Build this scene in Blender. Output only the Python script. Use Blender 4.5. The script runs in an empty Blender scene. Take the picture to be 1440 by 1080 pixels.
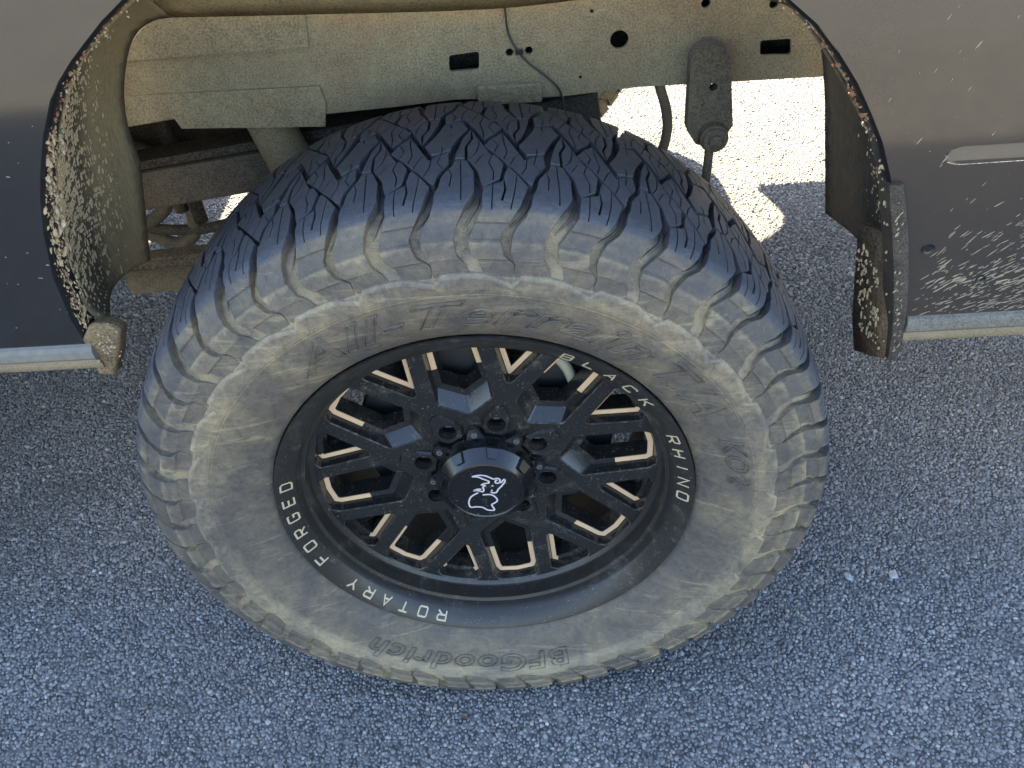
import bpy, bmesh, math, random
import numpy as np
from mathutils import Vector, Matrix
from mathutils.geometry import delaunay_2d_cdt

random.seed(7)
rng = np.random.default_rng(11)
SC = bpy.context.scene
COL = SC.collection

# ------------------------------------------------------------------ camera
cam_d = bpy.data.cameras.new('camera')
cam = bpy.data.objects.new('camera', cam_d)
COL.objects.link(cam)
SC.camera = cam
yaw, pitch, roll = -0.04457646, 0.69060032, -0.0813858
cy, sy, cp, sp = math.cos(yaw), math.sin(yaw), math.cos(pitch), math.sin(pitch)
fwd = Vector((sy * cp, cy * cp, -sp)); rgt = Vector((cy, -sy, 0)); upv = rgt.cross(fwd)
cr, sr = math.cos(roll), math.sin(roll)
rgt2 = cr * rgt + sr * upv; up2 = -sr * rgt + cr * upv
m = Matrix((rgt2, up2, -fwd)).transposed().to_4x4()
m.translation = (0.08190935, -0.76992042, 1.27538757)
cam.matrix_world = m
cam_d.sensor_width = 36.0
cam_d.lens = 1216.79 / 1440 * 36
cam_d.clip_start = 0.02
cam_d.clip_end = 600

# ------------------------------------------------------------------ sky and sun
SUN = Vector((-0.43, 0.78, 1.0)).normalized()
el = math.asin(SUN.z)
az = math.atan2(SUN.x, SUN.y)
w = bpy.data.worlds.new('World'); SC.world = w; w.use_nodes = True
nt = w.node_tree
bg = nt.nodes['Background']
sky = nt.nodes.new('ShaderNodeTexSky'); sky.sky_type = 'NISHITA'; sky.sun_disc = False
sky.sun_elevation = el; sky.sun_rotation = az
sky.air_density = 1.0; sky.dust_density = 1.5; sky.ozone_density = 0.9
nt.links.new(sky.outputs[0], bg.inputs[0]); bg.inputs[1].default_value = 0.105
sd = bpy.data.lights.new('sun', 'SUN'); sun = bpy.data.objects.new('sun', sd); COL.objects.link(sun)
sd.energy = 5.0; sd.angle = math.radians(0.5); sd.color = (1.0, 0.86, 0.60)
sun.rotation_euler = (-SUN).to_track_quat('-Z', 'Y').to_euler()
sun.location = SUN * 20
SC.view_settings.view_transform = 'Standard'
SC.view_settings.look = 'None'
SC.view_settings.gamma = 1.0
SC.view_settings.use_curve_mapping = False
SC.view_settings.exposure = 3.4
SC.render.engine = 'CYCLES'
SC.cycles.use_denoising = True
SC.cycles.max_bounces = 8
SC.cycles.sample_clamp_indirect = 8

# ------------------------------------------------------------------ helpers
def obj(name, me, mat=None, parent=None, smooth=False, label=None, kind=None):
    o = bpy.data.objects.new(name, me); COL.objects.link(o)
    if mat is not None and len(me.materials) == 0: me.materials.append(mat)
    if parent is not None: o.parent = parent
    if smooth:
        me.polygons.foreach_set('use_smooth', [True] * len(me.polygons))
    if label: o['label'] = label
    if kind: o['kind'] = kind
    return o

def mesh(name, V, F):
    me = bpy.data.meshes.new(name); me.from_pydata([tuple(v) for v in V], [], F); me.update()
    return me

class MB:
    def __init__(s): s.v = []; s.f = []
    def add(s, V, F):
        n = len(s.v); s.v += [tuple(v) for v in V]; s.f += [tuple(i + n for i in f) for f in F]
    def box(s, c, d, rot=None, bev=0.0):
        cx, cy_, cz = c; x, y, z = d[0] / 2, d[1] / 2, d[2] / 2
        V = []
        b = min(bev, x * .9, y * .9, z * .9)
        if b <= 0:
            V = [(-x, -y, -z), (x, -y, -z), (x, y, -z), (-x, y, -z), (-x, -y, z), (x, -y, z), (x, y, z), (-x, y, z)]
            F = [(3, 2, 1, 0), (4, 5, 6, 7), (0, 1, 5, 4), (1, 2, 6, 5), (2, 3, 7, 6), (3, 0, 4, 7)]
        else:
            bm = bmesh.new(); bmesh.ops.create_cube(bm, size=1)
            for q in bm.verts: q.co = Vector((q.co.x * 2 * x, q.co.y * 2 * y, q.co.z * 2 * z))
            bmesh.ops.bevel(bm, geom=bm.edges[:], offset=b, segments=2, affect='EDGES', profile=.6)
            bm.verts.index_update()
            V = [q.co.copy() for q in bm.verts]; F = [tuple(q.index for q in f.verts) for f in bm.faces]; bm.free()
        if rot is not None: V = [rot @ Vector(q) for q in V]
        s.add([(q[0] + cx, q[1] + cy_, q[2] + cz) for q in V], F)
    def tube(s, P, r, n=10, cap=True):
        P = [Vector(q) for q in P]; rr = r if hasattr(r, '__len__') else [r] * len(P)
        V = []; up = Vector((0.13, .31, .94)).normalized()
        for i, q in enumerate(P):
            t = (P[min(i + 1, len(P) - 1)] - P[max(i - 1, 0)]).normalized()
            a = t.cross(up)
            if a.length < 1e-3: a = t.cross(Vector((1, 0, 0)))
            a.normalize(); b = t.cross(a)
            for k in range(n):
                c = 2 * math.pi * k / n
                V.append(q + rr[i] * (math.cos(c) * a + math.sin(c) * b))
        F = []
        for i in range(len(P) - 1):
            for k in range(n):
                F.append((i * n + k, i * n + (k + 1) % n, (i + 1) * n + (k + 1) % n, (i + 1) * n + k))
        if cap:
            F.append(tuple(range(n))[::-1]); F.append(tuple((len(P) - 1) * n + k for k in range(n)))
        s.add(V, F)
    def grid(s, G):
        n, mm = len(G), len(G[0])
        V = [q for row in G for q in row]
        F = [(i * mm + j, i * mm + j + 1, (i + 1) * mm + j + 1, (i + 1) * mm + j) for i in range(n - 1) for j in range(mm - 1)]
        s.add(V, F)
    def prism(s, poly3, off):
        n = len(poly3); A = [Vector(q) for q in poly3]; B = [q + Vector(off) for q in A]
        s.add(A + B, [tuple(range(n)), tuple(range(2 * n - 1, n - 1, -1))] + [(i, n + i, n + (i + 1) % n, (i + 1) % n) for i in range(n)])
    def revolve(s, prof, n=96, closed=False):
        # prof: (r, y) about the y axis
        V = []; k = len(prof)
        for i in range(n):
            a = 2 * math.pi * i / n; c, d = math.cos(a), math.sin(a)
            for r, y in prof: V.append((r * c, y, r * d))
        F = []
        for i in range(n):
            j = (i + 1) % n
            for q in range(k if closed else k - 1):
                q2 = (q + 1) % k
                F.append((i * k + q, i * k + q2, j * k + q2, j * k + q))
        s.add(V, F)
    def build(s, name, mat, parent=None, smooth=False, label=None, kind=None, fix=True):
        me = mesh(name, s.v, s.f)
        if fix:
            bm = bmesh.new(); bm.from_mesh(me); bmesh.ops.recalc_face_normals(bm, faces=bm.faces[:]); bm.to_mesh(me); bm.free()
        return obj(name, me, mat, parent, smooth, label, kind)

def autosmooth(o, deg=35):
    me = o.data
    me.polygons.foreach_set('use_smooth', [True] * len(me.polygons))
    bm = bmesh.new(); bm.from_mesh(me)
    lim = math.radians(deg)
    for e in bm.edges:
        if len(e.link_faces) == 2 and e.calc_face_angle(0) > lim: e.smooth = False
    bm.to_mesh(me); bm.free()

def area(P): return .5 * sum(P[i][0] * P[(i + 1) % len(P)][1] - P[(i + 1) % len(P)][0] * P[i][1] for i in range(len(P)))
def ccw(P): return list(P) if area(P) > 0 else list(P)[::-1]
def inset(P, d):
    n = len(P); out = []
    for i in range(n):
        a, b, c = P[i - 1], P[i], P[(i + 1) % n]
        e1 = (b[0] - a[0], b[1] - a[1]); e2 = (c[0] - b[0], c[1] - b[1])
        l1 = math.hypot(*e1) or 1e-9; l2 = math.hypot(*e2) or 1e-9
        n1 = (-e1[1] / l1, e1[0] / l1); n2 = (-e2[1] / l2, e2[0] / l2)
        mx, my = n1[0] + n2[0], n1[1] + n2[1]; mm = mx * mx + my * my
        k = 2 / mm if mm > 1e-6 else 1
        k = min(k, 1.8)
        out.append((b[0] + d * mx * k, b[1] + d * my * k))
    return out
def fillet(P, r, seg=4):
    n = len(P); out = []; R_ = r if hasattr(r, '__len__') else [r] * n
    for i in range(n):
        a, b, c = Vector(P[i - 1]), Vector(P[i]), Vector(P[(i + 1) % n])
        u = (a - b); v = (c - b); lu, lv = u.length, v.length; u.normalize(); v.normalize()
        ang = u.angle(v); rr = R_[i]
        if ang > math.radians(168) or rr <= 0: out.append(tuple(b)); continue
        t = min(rr / math.tan(ang / 2), .45 * lu, .45 * lv); rr2 = t * math.tan(ang / 2)
        bis = (u + v).normalized(); cc = b + bis * (rr2 / math.sin(ang / 2))
        p0 = b + u * t - cc; p1 = b + v * t - cc
        a0 = math.atan2(p0.y, p0.x); da = math.atan2(p1.y, p1.x) - a0
        while da > math.pi: da -= 2 * math.pi
        while da < -math.pi: da += 2 * math.pi
        for k in range(seg + 1):
            an = a0 + da * k / seg; out.append((cc.x + rr2 * math.cos(an), cc.y + rr2 * math.sin(an)))
    return out
def ribbon(P, wdt, closed=False):
    n = len(P); Lf, Rt = [], []
    for i in range(n):
        a = P[i - 1] if (i > 0 or closed) else None
        c = P[(i + 1) % n] if (i < n - 1 or closed) else None
        b = P[i]
        ds = []
        if a is not None: ds.append(Vector((b[0] - a[0], b[1] - a[1])).normalized())
        if c is not None: ds.append(Vector((c[0] - b[0], c[1] - b[1])).normalized())
        nn = sum((Vector((-d.y, d.x)) for d in ds), Vector((0, 0)))
        if nn.length < 1e-6: nn = Vector((-ds[0].y, ds[0].x))
        nn.normalize()
        k = 1 / max(.6, nn.dot(Vector((-ds[0].y, ds[0].x))))
        Lf.append((b[0] + nn.x * wdt / 2 * k, b[1] + nn.y * wdt / 2 * k)); Rt.append((b[0] - nn.x * wdt / 2 * k, b[1] - nn.y * wdt / 2 * k))
    return Lf, Rt
def catmull(P, n=6):
    P = [np.array(q, float) for q in P]; out = []
    for i in range(len(P) - 1):
        a = P[max(i - 1, 0)]; b = P[i]; c = P[i + 1]; d = P[min(i + 2, len(P) - 1)]
        for t in np.linspace(0, 1, n, endpoint=False):
            out.append(.5 * ((2 * b) + (-a + c) * t + (2 * a - 5 * b + 4 * c - d) * t * t + (-a + 3 * b - 3 * c + d) * t ** 3))
    out.append(P[-1]); return out
def resample(P, n):
    P = np.array(P, float); S = np.concatenate([[0], np.cumsum(np.linalg.norm(np.diff(P, axis=0), axis=1))])
    q = np.linspace(0, S[-1], n)
    return np.stack([np.interp(q, S, P[:, k]) for k in range(P.shape[1])], 1)

# ------------------------------------------------------------------ materials
class NT:
    def __init__(s, name):
        s.m = bpy.data.materials.new(name); s.m.use_nodes = True; s.t = s.m.node_tree
        s.b = s.t.nodes['Principled BSDF']
    def n(s, typ, **kw):
        q = s.t.nodes.new(typ)
        for k, v in kw.items(): setattr(q, k, v)
        return q
    def l(s, a, b): s.t.links.new(a, b)
    def val(s, sock, v):
        if hasattr(v, 'is_output') or hasattr(v, 'links'): s.l(v, sock)
        else: sock.default_value = v
    def coords(s, kind='pos'):
        if kind == 'pos': return s.n('ShaderNodeNewGeometry').outputs['Position']
        return s.n('ShaderNodeTexCoord').outputs['Object']
    def scalev(s, vec, sc):
        q = s.n('ShaderNodeVectorMath', operation='MULTIPLY'); s.l(vec, q.inputs[0]); q.inputs[1].default_value = sc; return q.outputs[0]
    def noise(s, vec, scale, detail=4, rough=.55, dist=0.0):
        q = s.n('ShaderNodeTexNoise'); s.l(vec, q.inputs['Vector']); q.inputs['Scale'].default_value = scale
        q.inputs['Detail'].default_value = detail; q.inputs['Roughness'].default_value = rough; q.inputs['Distortion'].default_value = dist
        return q.outputs['Fac']
    def voro(s, vec, scale, feature='F1', out='Distance'):
        q = s.n('ShaderNodeTexVoronoi', feature=feature); s.l(vec, q.inputs['Vector']); q.inputs['Scale'].default_value = scale
        return q.outputs[out]
    def ramp(s, fac, stops):
        q = s.n('ShaderNodeValToRGB'); s.l(fac, q.inputs[0]); e = q.color_ramp.elements
        while len(e) < len(stops): e.new(.5)
        for i, (p, c) in enumerate(stops):
            e[i].position = p; e[i].color = (c, c, c, 1) if not hasattr(c, '__len__') else (*c, 1)
        return q.outputs[0]
    def math(s, op, a, b=0.0, c=None, clamp=False):
        q = s.n('ShaderNodeMath', operation=op); q.use_clamp = clamp
        s.val(q.inputs[0], a); s.val(q.inputs[1], b)
        if c is not None: s.val(q.inputs[2], c)
        return q.outputs[0]
    def mix(s, fac, a, b):
        q = s.n('ShaderNodeMix', data_type='RGBA'); s.val(q.inputs[0], fac)
        for sock, v in ((q.inputs[6], a), (q.inputs[7], b)):
            if hasattr(v, 'is_output'): s.l(v, sock)
            else: sock.default_value = (*v, 1)
        return q.outputs[2]
    def attr(s, name): return s.n('ShaderNodeAttribute', attribute_name=name).outputs['Fac']
    def color(s, v):
        if hasattr(v, 'is_output'): s.l(v, s.b.inputs['Base Color'])
        else: s.b.inputs['Base Color'].default_value = (*v, 1)
    def rough(s, v): s.val(s.b.inputs['Roughness'], v)
    def bump(s, h, strength=.4, dist=.002):
        q = s.n('ShaderNodeBump'); s.l(h, q.inputs['Height']); q.inputs['Strength'].default_value = strength; q.inputs['Distance'].default_value = dist
        s.l(q.outputs[0], s.b.inputs['Normal'])

def dusty(name, base, dust, lo, hi, grain=900, bigscale=9, rough=.85, bumpd=.0012, rust=None):
    M = NT(name); P = M.coords()
    big = M.noise(P, bigscale, 5, .6); fine = M.noise(P, grain, 3, .7); mid = M.noise(P, grain * .18, 4, .65)
    f = M.math('ADD', M.math('MULTIPLY', big, .45), M.math('ADD', M.math('MULTIPLY', fine, 1.25), M.math('MULTIPLY', mid, .30)))
    fac = M.n('ShaderNodeMapRange'); M.l(f, fac.inputs[0]); fac.inputs[1].default_value = lo; fac.inputs[2].default_value = hi
    dc = dust
    if rust: dc = M.mix(M.ramp(M.noise(P, 7, 4, .6, .4), [(.5, 0.0), (.68, 1.0)]), dust, rust)
    M.color(M.mix(fac.outputs[0], base, dc)); M.rough(rough)
    M.b.inputs['Specular IOR Level'].default_value = .25
    M.bump(M.math('ADD', fine, M.math('MULTIPLY', mid, 1.5)), .6, bumpd)
    return M.m

# rubber: attribute 'dust' says how much dried mud sits on each place of the tyre
def rubber(name):
    M = NT(name); P = M.coords()
    d = M.attr('dust')
    n1 = M.noise(P, 14, 5, .65, .6); n2 = M.noise(P, 160, 5, .7); n3 = M.noise(P, 700, 3, .7)
    sepz = M.n('ShaderNodeSeparateXYZ'); M.l(P, sepz.inputs[0])
    low = M.n('ShaderNodeMapRange'); M.l(sepz.outputs['Z'], low.inputs[0])
    low.inputs[1].default_value = .30; low.inputs[2].default_value = .02; low.inputs[3].default_value = 0; low.inputs[4].default_value = .50
    lowd = M.math('MULTIPLY', low.outputs[0], M.ramp(d, [(.16, 0.0), (.40, 1.0)]))
    n4 = M.noise(P, 45, 5, .7, 1.2)
    s = M.math('ADD', M.math('MULTIPLY', M.math('SUBTRACT', n1, .5), 1.1), M.math('MULTIPLY', M.math('SUBTRACT', n2, .5), 1.0))
    s = M.math('ADD', s, M.math('ADD', M.math('MULTIPLY', M.math('SUBTRACT', n3, .5), .9), M.math('MULTIPLY', M.math('SUBTRACT', n4, .5), 1.3)))
    amp = M.math('MULTIPLY', M.math('ADD', d, M.math('ADD', .03, M.math('MULTIPLY', M.math('GREATER_THAN', d, .12), .12))), 1.3)
    f = M.math('ADD', M.math('ADD', d, lowd), M.math('MULTIPLY', s, amp), clamp=True)
    # scuffs: thin pale scratches crossing the sidewall
    sc1 = M.n('ShaderNodeMapping'); M.l(P, sc1.inputs[0]); sc1.inputs['Rotation'].default_value = (0, .7, 0); sc1.inputs['Scale'].default_value = (8, 30, 95)
    sc2 = M.n('ShaderNodeMapping'); M.l(P, sc2.inputs[0]); sc2.inputs['Rotation'].default_value = (0, -.95, 0); sc2.inputs['Scale'].default_value = (9, 30, 110)
    a1 = M.ramp(M.noise(sc1.outputs[0], 1, 3, .6, .5), [(.625, 0.0), (.66, 1.0)])
    a2 = M.ramp(M.noise(sc2.outputs[0], 1, 3, .6, .8), [(.63, 0.0), (.665, 1.0)])
    scr = M.math('MULTIPLY', M.math('MAXIMUM', a1, a2), M.math('GREATER_THAN', d, .15))
    f = M.math('ADD', f, M.math('MULTIPLY', scr, .24), clamp=True)
    dustc = M.mix(M.ramp(n1, [(.35, 0.0), (.65, 1.0)]), (.175, .143, .108), (.29, .225, .130))
    basec = M.mix(M.ramp(n2, [(.3, 0.0), (.75, 1.0)]), (.031, .033, .040), (.056, .057, .063))
    basec = M.mix(M.ramp(d, [(.08, 0.0), (.17, 1.0)]), basec, (.048, .041, .036))
    # pale chips and salt specks on the worn tread
    sp = M.ramp(M.noise(P, 420, 2, .5), [(.70, 0.0), (.76, 1.0)])
    basec = M.mix(M.math('MULTIPLY', sp, .35), basec, (.12, .13, .15))
    M.color(M.mix(f, basec, dustc))
    M.rough(M.math('ADD', M.math('MULTIPLY', f, .30), .56))
    M.b.inputs['Specular IOR Level'].default_value = .38
    M.bump(M.math('ADD', n3, M.math('ADD', M.math('MULTIPLY', n2, 1.6), M.math('MULTIPLY', n4, 1.5))), .6, .0010)
    return M.m
RUB = rubber('tyre_rubber')
def liner_mat(name, base, dust, lo, hi, gain):
    M = NT(name); P = M.coords(); k = M.attr('k')
    st = M.n('ShaderNodeMapping'); M.l(P, st.inputs[0]); st.inputs['Scale'].default_value = (1, 1, .10)
    st2 = M.n('ShaderNodeMapping'); M.l(P, st2.inputs[0]); st2.inputs['Scale'].default_value = (1, 1, .35)
    s1 = M.noise(st.outputs[0], 170, 4, .65); s2 = M.noise(st2.outputs[0], 260, 4, .7); big = M.noise(P, 6, 4, .6); fine = M.noise(P, 520, 3, .7)
    f = M.math('ADD', M.math('MULTIPLY', s1, .55), M.math('ADD', M.math('MULTIPLY', s2, .5), M.math('ADD', M.math('MULTIPLY', big, .5), M.math('MULTIPLY', fine, .55))))
    f = M.math('ADD', f, M.math('MULTIPLY', M.ramp(k, [(.0, .55), (.10, .12), (.45, .18), (.65, .7), (.9, .85), (1, .4)]), gain))
    fac = M.n('ShaderNodeMapRange'); M.l(f, fac.inputs[0]); fac.inputs[1].default_value = lo; fac.inputs[2].default_value = hi
    M.color(M.mix(fac.outputs[0], base, dust)); M.rough(.85); M.b.inputs['Specular IOR Level'].default_value = .3
    M.bump(M.math('ADD', fine, M.math('MULTIPLY', s2, 1.2)), .6, .0014)
    return M.m

def satin_black(name, amount=.0, rgh=.21, spec=.5):
    M = NT(name); P = M.coords()
    n1 = M.noise(P, 22, 5, .65, .8); n2 = M.noise(P, 330, 4, .65); n3 = M.noise(P, 1100, 2, .6)
    smear = M.ramp(n1, [(.54, 0.0), (.70, .5)])
    spk = M.ramp(n2, [(.60, 0.0), (.70, .9)])
    clump = M.ramp(M.noise(P, 55, 4, .7, .6), [(.45, .15), (.62, 1.0)])
    f = M.math('ADD', M.math('MULTIPLY', M.math('MULTIPLY', smear, clump), .45), M.math('MULTIPLY', M.math('MULTIPLY', spk, clump), .75))
    f = M.math('ADD', f, amount, clamp=True)
    f = M.math('MULTIPLY', f, M.math('ADD', n3, .45), clamp=True)
    M.color(M.mix(f, (.006, .006, .0065), (.22, .19, .145)))
    M.rough(M.math('ADD', M.math('MULTIPLY', f, .5), rgh)); M.b.inputs['Specular IOR Level'].default_value = spec
    M.bump(n2, .12, .0006)
    return M.m
WHL = satin_black('wheel_black', .035, .18)
WHD = satin_black('wheel_black_dirty', .20)
CAPM = satin_black('cap_black', -.04)

def plain(name, col, rough=.6, metal=0.0, scale=60, var=.25, spec=.5):
    M = NT(name); P = M.coords(); n_ = M.noise(P, scale, 4, .6)
    c2 = tuple(q * (1 - var) for q in col); c3 = tuple(min(1, q * (1 + var)) for q in col)
    M.color(M.mix(n_, c2, c3)); M.rough(rough); M.b.inputs['Metallic'].default_value = metal
    M.b.inputs['Specular IOR Level'].default_value = spec
    return M.m
TAN = plain('tan_paint', (.50, .33, .19), .5, 0, 200, .18)
CREAM = plain('cream_print', (.36, .28, .185), .55, 0, 300, .15)
WHITE = plain('white_print', (.40, .35, .345), .5, 0, 300, .08)
STEEL = plain('dull_steel', (.16, .15, .14), .45, .7, 200, .3)
DARK = plain('dark_steel', (.03, .028, .026), .6, .2, 50, .4)
BRASS = plain('dusty_caliper', (.11, .075, .038), .7, .1, 90, .35)
FRM = dusty('dusty_frame', (.040, .037, .031), (.262, .21, .118), .64, 1.25, 400, 7, .9, .0014, (.235, .165, .09))
FRMD = dusty('dusty_frame_dark', (.032, .030, .026), (.145, .114, .070), .74, 1.30, 420, 8)
LINR = dusty('dusty_liner', (.02, .02, .019), (.23, .19, .115), .72, 1.25, 500, 5)
UND = dusty('underbody_dark', (.018, .016, .014), (.13, .105, .07), .85, 1.45, 300, 6)
MUD = plain('dried_mud', (.33, .25, .15), .9, 0, 250, .35, .2)
RUST = plain('rusty_flakes', (.20, .10, .055), .9, 0, 250, .45, .2)
BRIGHT = plain('worn_trim', (.15, .138, .118), .72, .0, 120, .3)

def paint(name):
    M = NT(name); P = M.coords()
    sx = M.n('ShaderNodeSeparateXYZ'); M.l(P, sx.inputs[0])
    side = M.n('ShaderNodeMapRange'); M.l(sx.outputs['X'], side.inputs[0])
    side.inputs[1].default_value = -.5; side.inputs[2].default_value = .55; side.inputs[3].default_value = 0; side.inputs[4].default_value = 1
    n1 = M.noise(P, 6, 5, .6); n2 = M.noise(P, 480, 4, .7); n3 = M.noise(P, 90, 4, .6)
    d = M.math('ADD', M.math('MULTIPLY', n1, .10), M.math('MULTIPLY', n2, .12))
    spk = M.ramp(M.noise(P, 240, 2, .5), [(.72, 0.0), (.76, .7)])
    d = M.math('ADD', d, M.math('MULTIPLY', spk, .25))
    d = M.math('MULTIPLY', d, M.math('ADD', M.math('MULTIPLY', side.outputs[0], .75), .08))
    M.color(M.mix(d, (.010, .0095, .009), (.27, .175, .095)))
    M.rough(M.math('ADD', M.math('ADD', M.math('MULTIPLY', side.outputs[0], .17), .10), M.math('MULTIPLY', n3, .06)))
    M.b.inputs['Coat Weight'].default_value = 1.0; M.b.inputs['Coat IOR'].default_value = 1.6; M.b.inputs['Coat Roughness'].default_value = .07
    M.b.inputs['Specular IOR Level'].default_value = .35
    return M.m
PAINT = paint('dark_paint')
EDGE = plain('black_edge', (.010, .010, .010), .3, 0, 60, .3)

def stone_mat():
    M = NT('asphalt_chip'); P = M.coords(); t = M.attr('tone')
    n2 = M.noise(P, 900, 3, .7); n1 = M.noise(P, 2.6, 5, .62, .5)
    c = M.ramp(t, [(0, (.080, .078, .077)), (.35, (.165, .161, .156)), (.7, (.235, .226, .212)), (.95, (.325, .305, .275)), (1, (.42, .40, .38))])
    k = M.math('ADD', M.math('MULTIPLY', n2, .7), M.math('ADD', M.math('MULTIPLY', n1, .9), .20))
    q = M.n('ShaderNodeVectorMath', operation='SCALE'); M.l(c, q.inputs[0]); M.l(k, q.inputs['Scale'])
    M.color(q.outputs[0]); M.rough(.8); M.bump(n2, .5, .0006)
    return M.m
STONE = stone_mat()
def asphalt_mat():
    M = NT('asphalt'); P = M.coords()
    v = M.voro(P, 120, 'F1', 'Distance'); vc = M.n('ShaderNodeTexVoronoi'); M.l(P, vc.inputs['Vector']); vc.inputs['Scale'].default_value = 120
    n1 = M.noise(P, 1.5, 4, .6); n2 = M.noise(P, 600, 3, .6)
    tone = M.n('ShaderNodeSeparateColor'); M.l(vc.outputs['Color'], tone.inputs[0])
    c = M.ramp(tone.outputs[0], [(0, (.05, .05, .052)), (.6, (.11, .107, .105)), (1, (.22, .205, .185))])
    c = M.mix(M.ramp(v, [(.45, 0.0), (.8, 1.0)]), c, (.050, .048, .047))
    k = M.math('ADD', M.math('MULTIPLY', n1, .5), .75)
    q = M.n('ShaderNodeVectorMath', operation='SCALE'); M.l(c, q.inputs[0]); M.l(k, q.inputs['Scale'])
    M.color(q.outputs[0]); M.rough(.85)
    inv = M.math('SUBTRACT', 1.0, v)
    M.bump(M.math('ADD', inv, M.math('MULTIPLY', n2, .3)), .9, .004)
    return M.m
ASPH = asphalt_mat()

# ------------------------------------------------------------------ ground
g = MB()
g.grid([[(x, y, 0.0) for x in (-250, -60, -12, -3, 0, 3, 12, 60, 250)] for y in (250, 60, 12, 4, 0, -4, -12, -60, -250)])
go = g.build('asphalt_ground', ASPH, kind='structure')
go['label'] = 'grey chip seal asphalt lot under and around the truck'

def chips(spec):
    Vs, tones = [], []
    X = []
    for (x0, x1, y0_, y1, pitch, r0, r1) in spec:
        nx = int((x1 - x0) / pitch); ny = int((y1 - y0_) / pitch)
        xx, yy = np.meshgrid(np.arange(nx), np.arange(ny))
        px = x0 + (xx + .5 * (yy % 2) + rng.uniform(-.42, .42, xx.shape)) * pitch
        py = y0_ + (yy + rng.uniform(-.42, .42, xx.shape)) * pitch
        rr = rng.uniform(r0, r1, xx.shape) * rng.choice([1, 1, 1, 1.35], xx.shape)
        X.append(np.stack([px.ravel(), py.ravel(), rr.ravel()], 1))
    X = np.concatenate(X)
    # nothing is seen under the tyre itself
    keep = ~((np.abs(X[:, 0]) < .06) & (X[:, 1] > .03) & (X[:, 1] < .2))
    X = X[keep]; N = len(X)
    ang = rng.uniform(0, 6.283, (N, 1)) + np.arange(5)[None] * 1.2566 + rng.uniform(-.3, .3, (N, 5))
    el_ = rng.uniform(.62, 1.0, (N, 1)); ea = rng.uniform(0, 3.14, (N, 1))
    rad = X[:, 2:3] * rng.uniform(.78, 1.15, (N, 5))
    lx, ly = rad * np.cos(ang), rad * np.sin(ang)
    c, s = np.cos(ea), np.sin(ea)
    a = (c * lx + s * ly); b = (-s * lx + c * ly) * el_
    lx, ly = c * a - s * b, s * a + c * b
    tp = rng.uniform(.45, .78, (N, 1)); hz = X[:, 2:3] * rng.uniform(.30, .80, (N, 1))
    tx = rng.uniform(-.35, .35, (N, 1)); ty = rng.uniform(-.35, .35, (N, 1))
    base = np.stack([X[:, 0:1] + lx, X[:, 1:2] + ly, np.full((N, 5), -.002)], 2)
    topx, topy = lx * tp, ly * tp
    top = np.stack([X[:, 0:1] + topx, X[:, 1:2] + topy, np.maximum(hz + tx * topx + ty * topy + rng.uniform(-.06, .06, (N, 5)) * X[:, 2:3], .0006)], 2)
    V = np.concatenate([base, top], 1).reshape(-1, 3)
    quads = np.array([[i, (i + 1) % 5, 5 + (i + 1) % 5, 5 + i] for i in range(5)]).ravel()
    loops = np.concatenate([quads, np.arange(5, 10)])
    L = (loops[None] + (np.arange(N) * 10)[:, None]).ravel()
    tot = np.array([4] * 5 + [5]); totals = np.tile(tot, N)
    starts = np.concatenate([[0], np.cumsum(totals)[:-1]])
    me = bpy.data.meshes.new('asphalt_chips')
    me.vertices.add(len(V)); me.vertices.foreach_set('co', V.astype(np.float32).ravel())
    me.loops.add(len(L)); me.loops.foreach_set('vertex_index', L.astype(np.int32))
    me.polygons.add(len(totals)); me.polygons.foreach_set('loop_start', starts.astype(np.int32))
    me.polygons.foreach_set('loop_total', totals.astype(np.int32))
    me.update(calc_edges=True); me.validate()
    t = np.clip(rng.beta(2.0, 2.6, N) + (rng.uniform(0, 1, N) > .996) * .5, 0, 1)
    at = me.attributes.new('tone', 'FLOAT', 'FACE'); at.data.foreach_set('value', np.repeat(t, 6).astype(np.float32))
    return me
cm = chips([(-1.3, 1.3, -.30, 1.0, .0058, .0026, .0043), (-1.6, -.25, 1.0, 2.5, .0085, .0038, .006), (.2, 1.6, 1.0, 2.9, .0085, .0038, .006)])
co_ = obj('asphalt_chips', cm, STONE, kind='stuff'); co_['label'] = 'loose looking stone chips bound in the asphalt surface'

# ------------------------------------------------------------------ the truck
truck = bpy.data.objects.new('pickup_truck', None); COL.objects.link(truck)
truck['label'] = 'muddy dark pickup truck seen at its off-road wheel and dusty wheel arch'
truck['category'] = 'truck'

# ---- wheel -------------------------------------------------------
ZC = 0.43638
wheel = bpy.data.objects.new('wheel', None); COL.objects.link(wheel)
wheel.parent = truck; wheel.location = (0, 0, ZC)
wheel['label'] = 'dusty all terrain tyre on a black multi spoke wheel'
R = 0.44838; Y0 = 0.002655
half = [(.125 + Y0, R + .0022), (.06, R - .0006), (.03 + Y0, R - .0035), (.012 + Y0, R - .006), (Y0, R - .0095), (Y0 - .009, R - .016), (Y0 - .017, R - .028),
        (Y0 - .0225, R - .045), (Y0 - .026, R - .065), (Y0 - .027, R - .085), (Y0 - .0255, R - .105), (Y0 - .0215, R - .125), (Y0 - .015, R - .145), (Y0 - .007, R - .163), (Y0 + .0015, .2735)]
mir = [(2 * (.125 + Y0) - y, r) for y, r in half[1:3]][::-1]
D = np.array(catmull(mir + half, 40))[80:]
Sx = np.concatenate([[0], np.cumsum(np.linalg.norm(np.diff(D, axis=0), axis=1))])
TT = (Sx[4 * 40] - Sx) * 1000.0           # t in mm, 0 at the tread edge, negative down the sidewall
TC = 118.0
tan_ = np.gradient(D, axis=0); tan_ /= np.linalg.norm(tan_, axis=1)[:, None]
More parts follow.
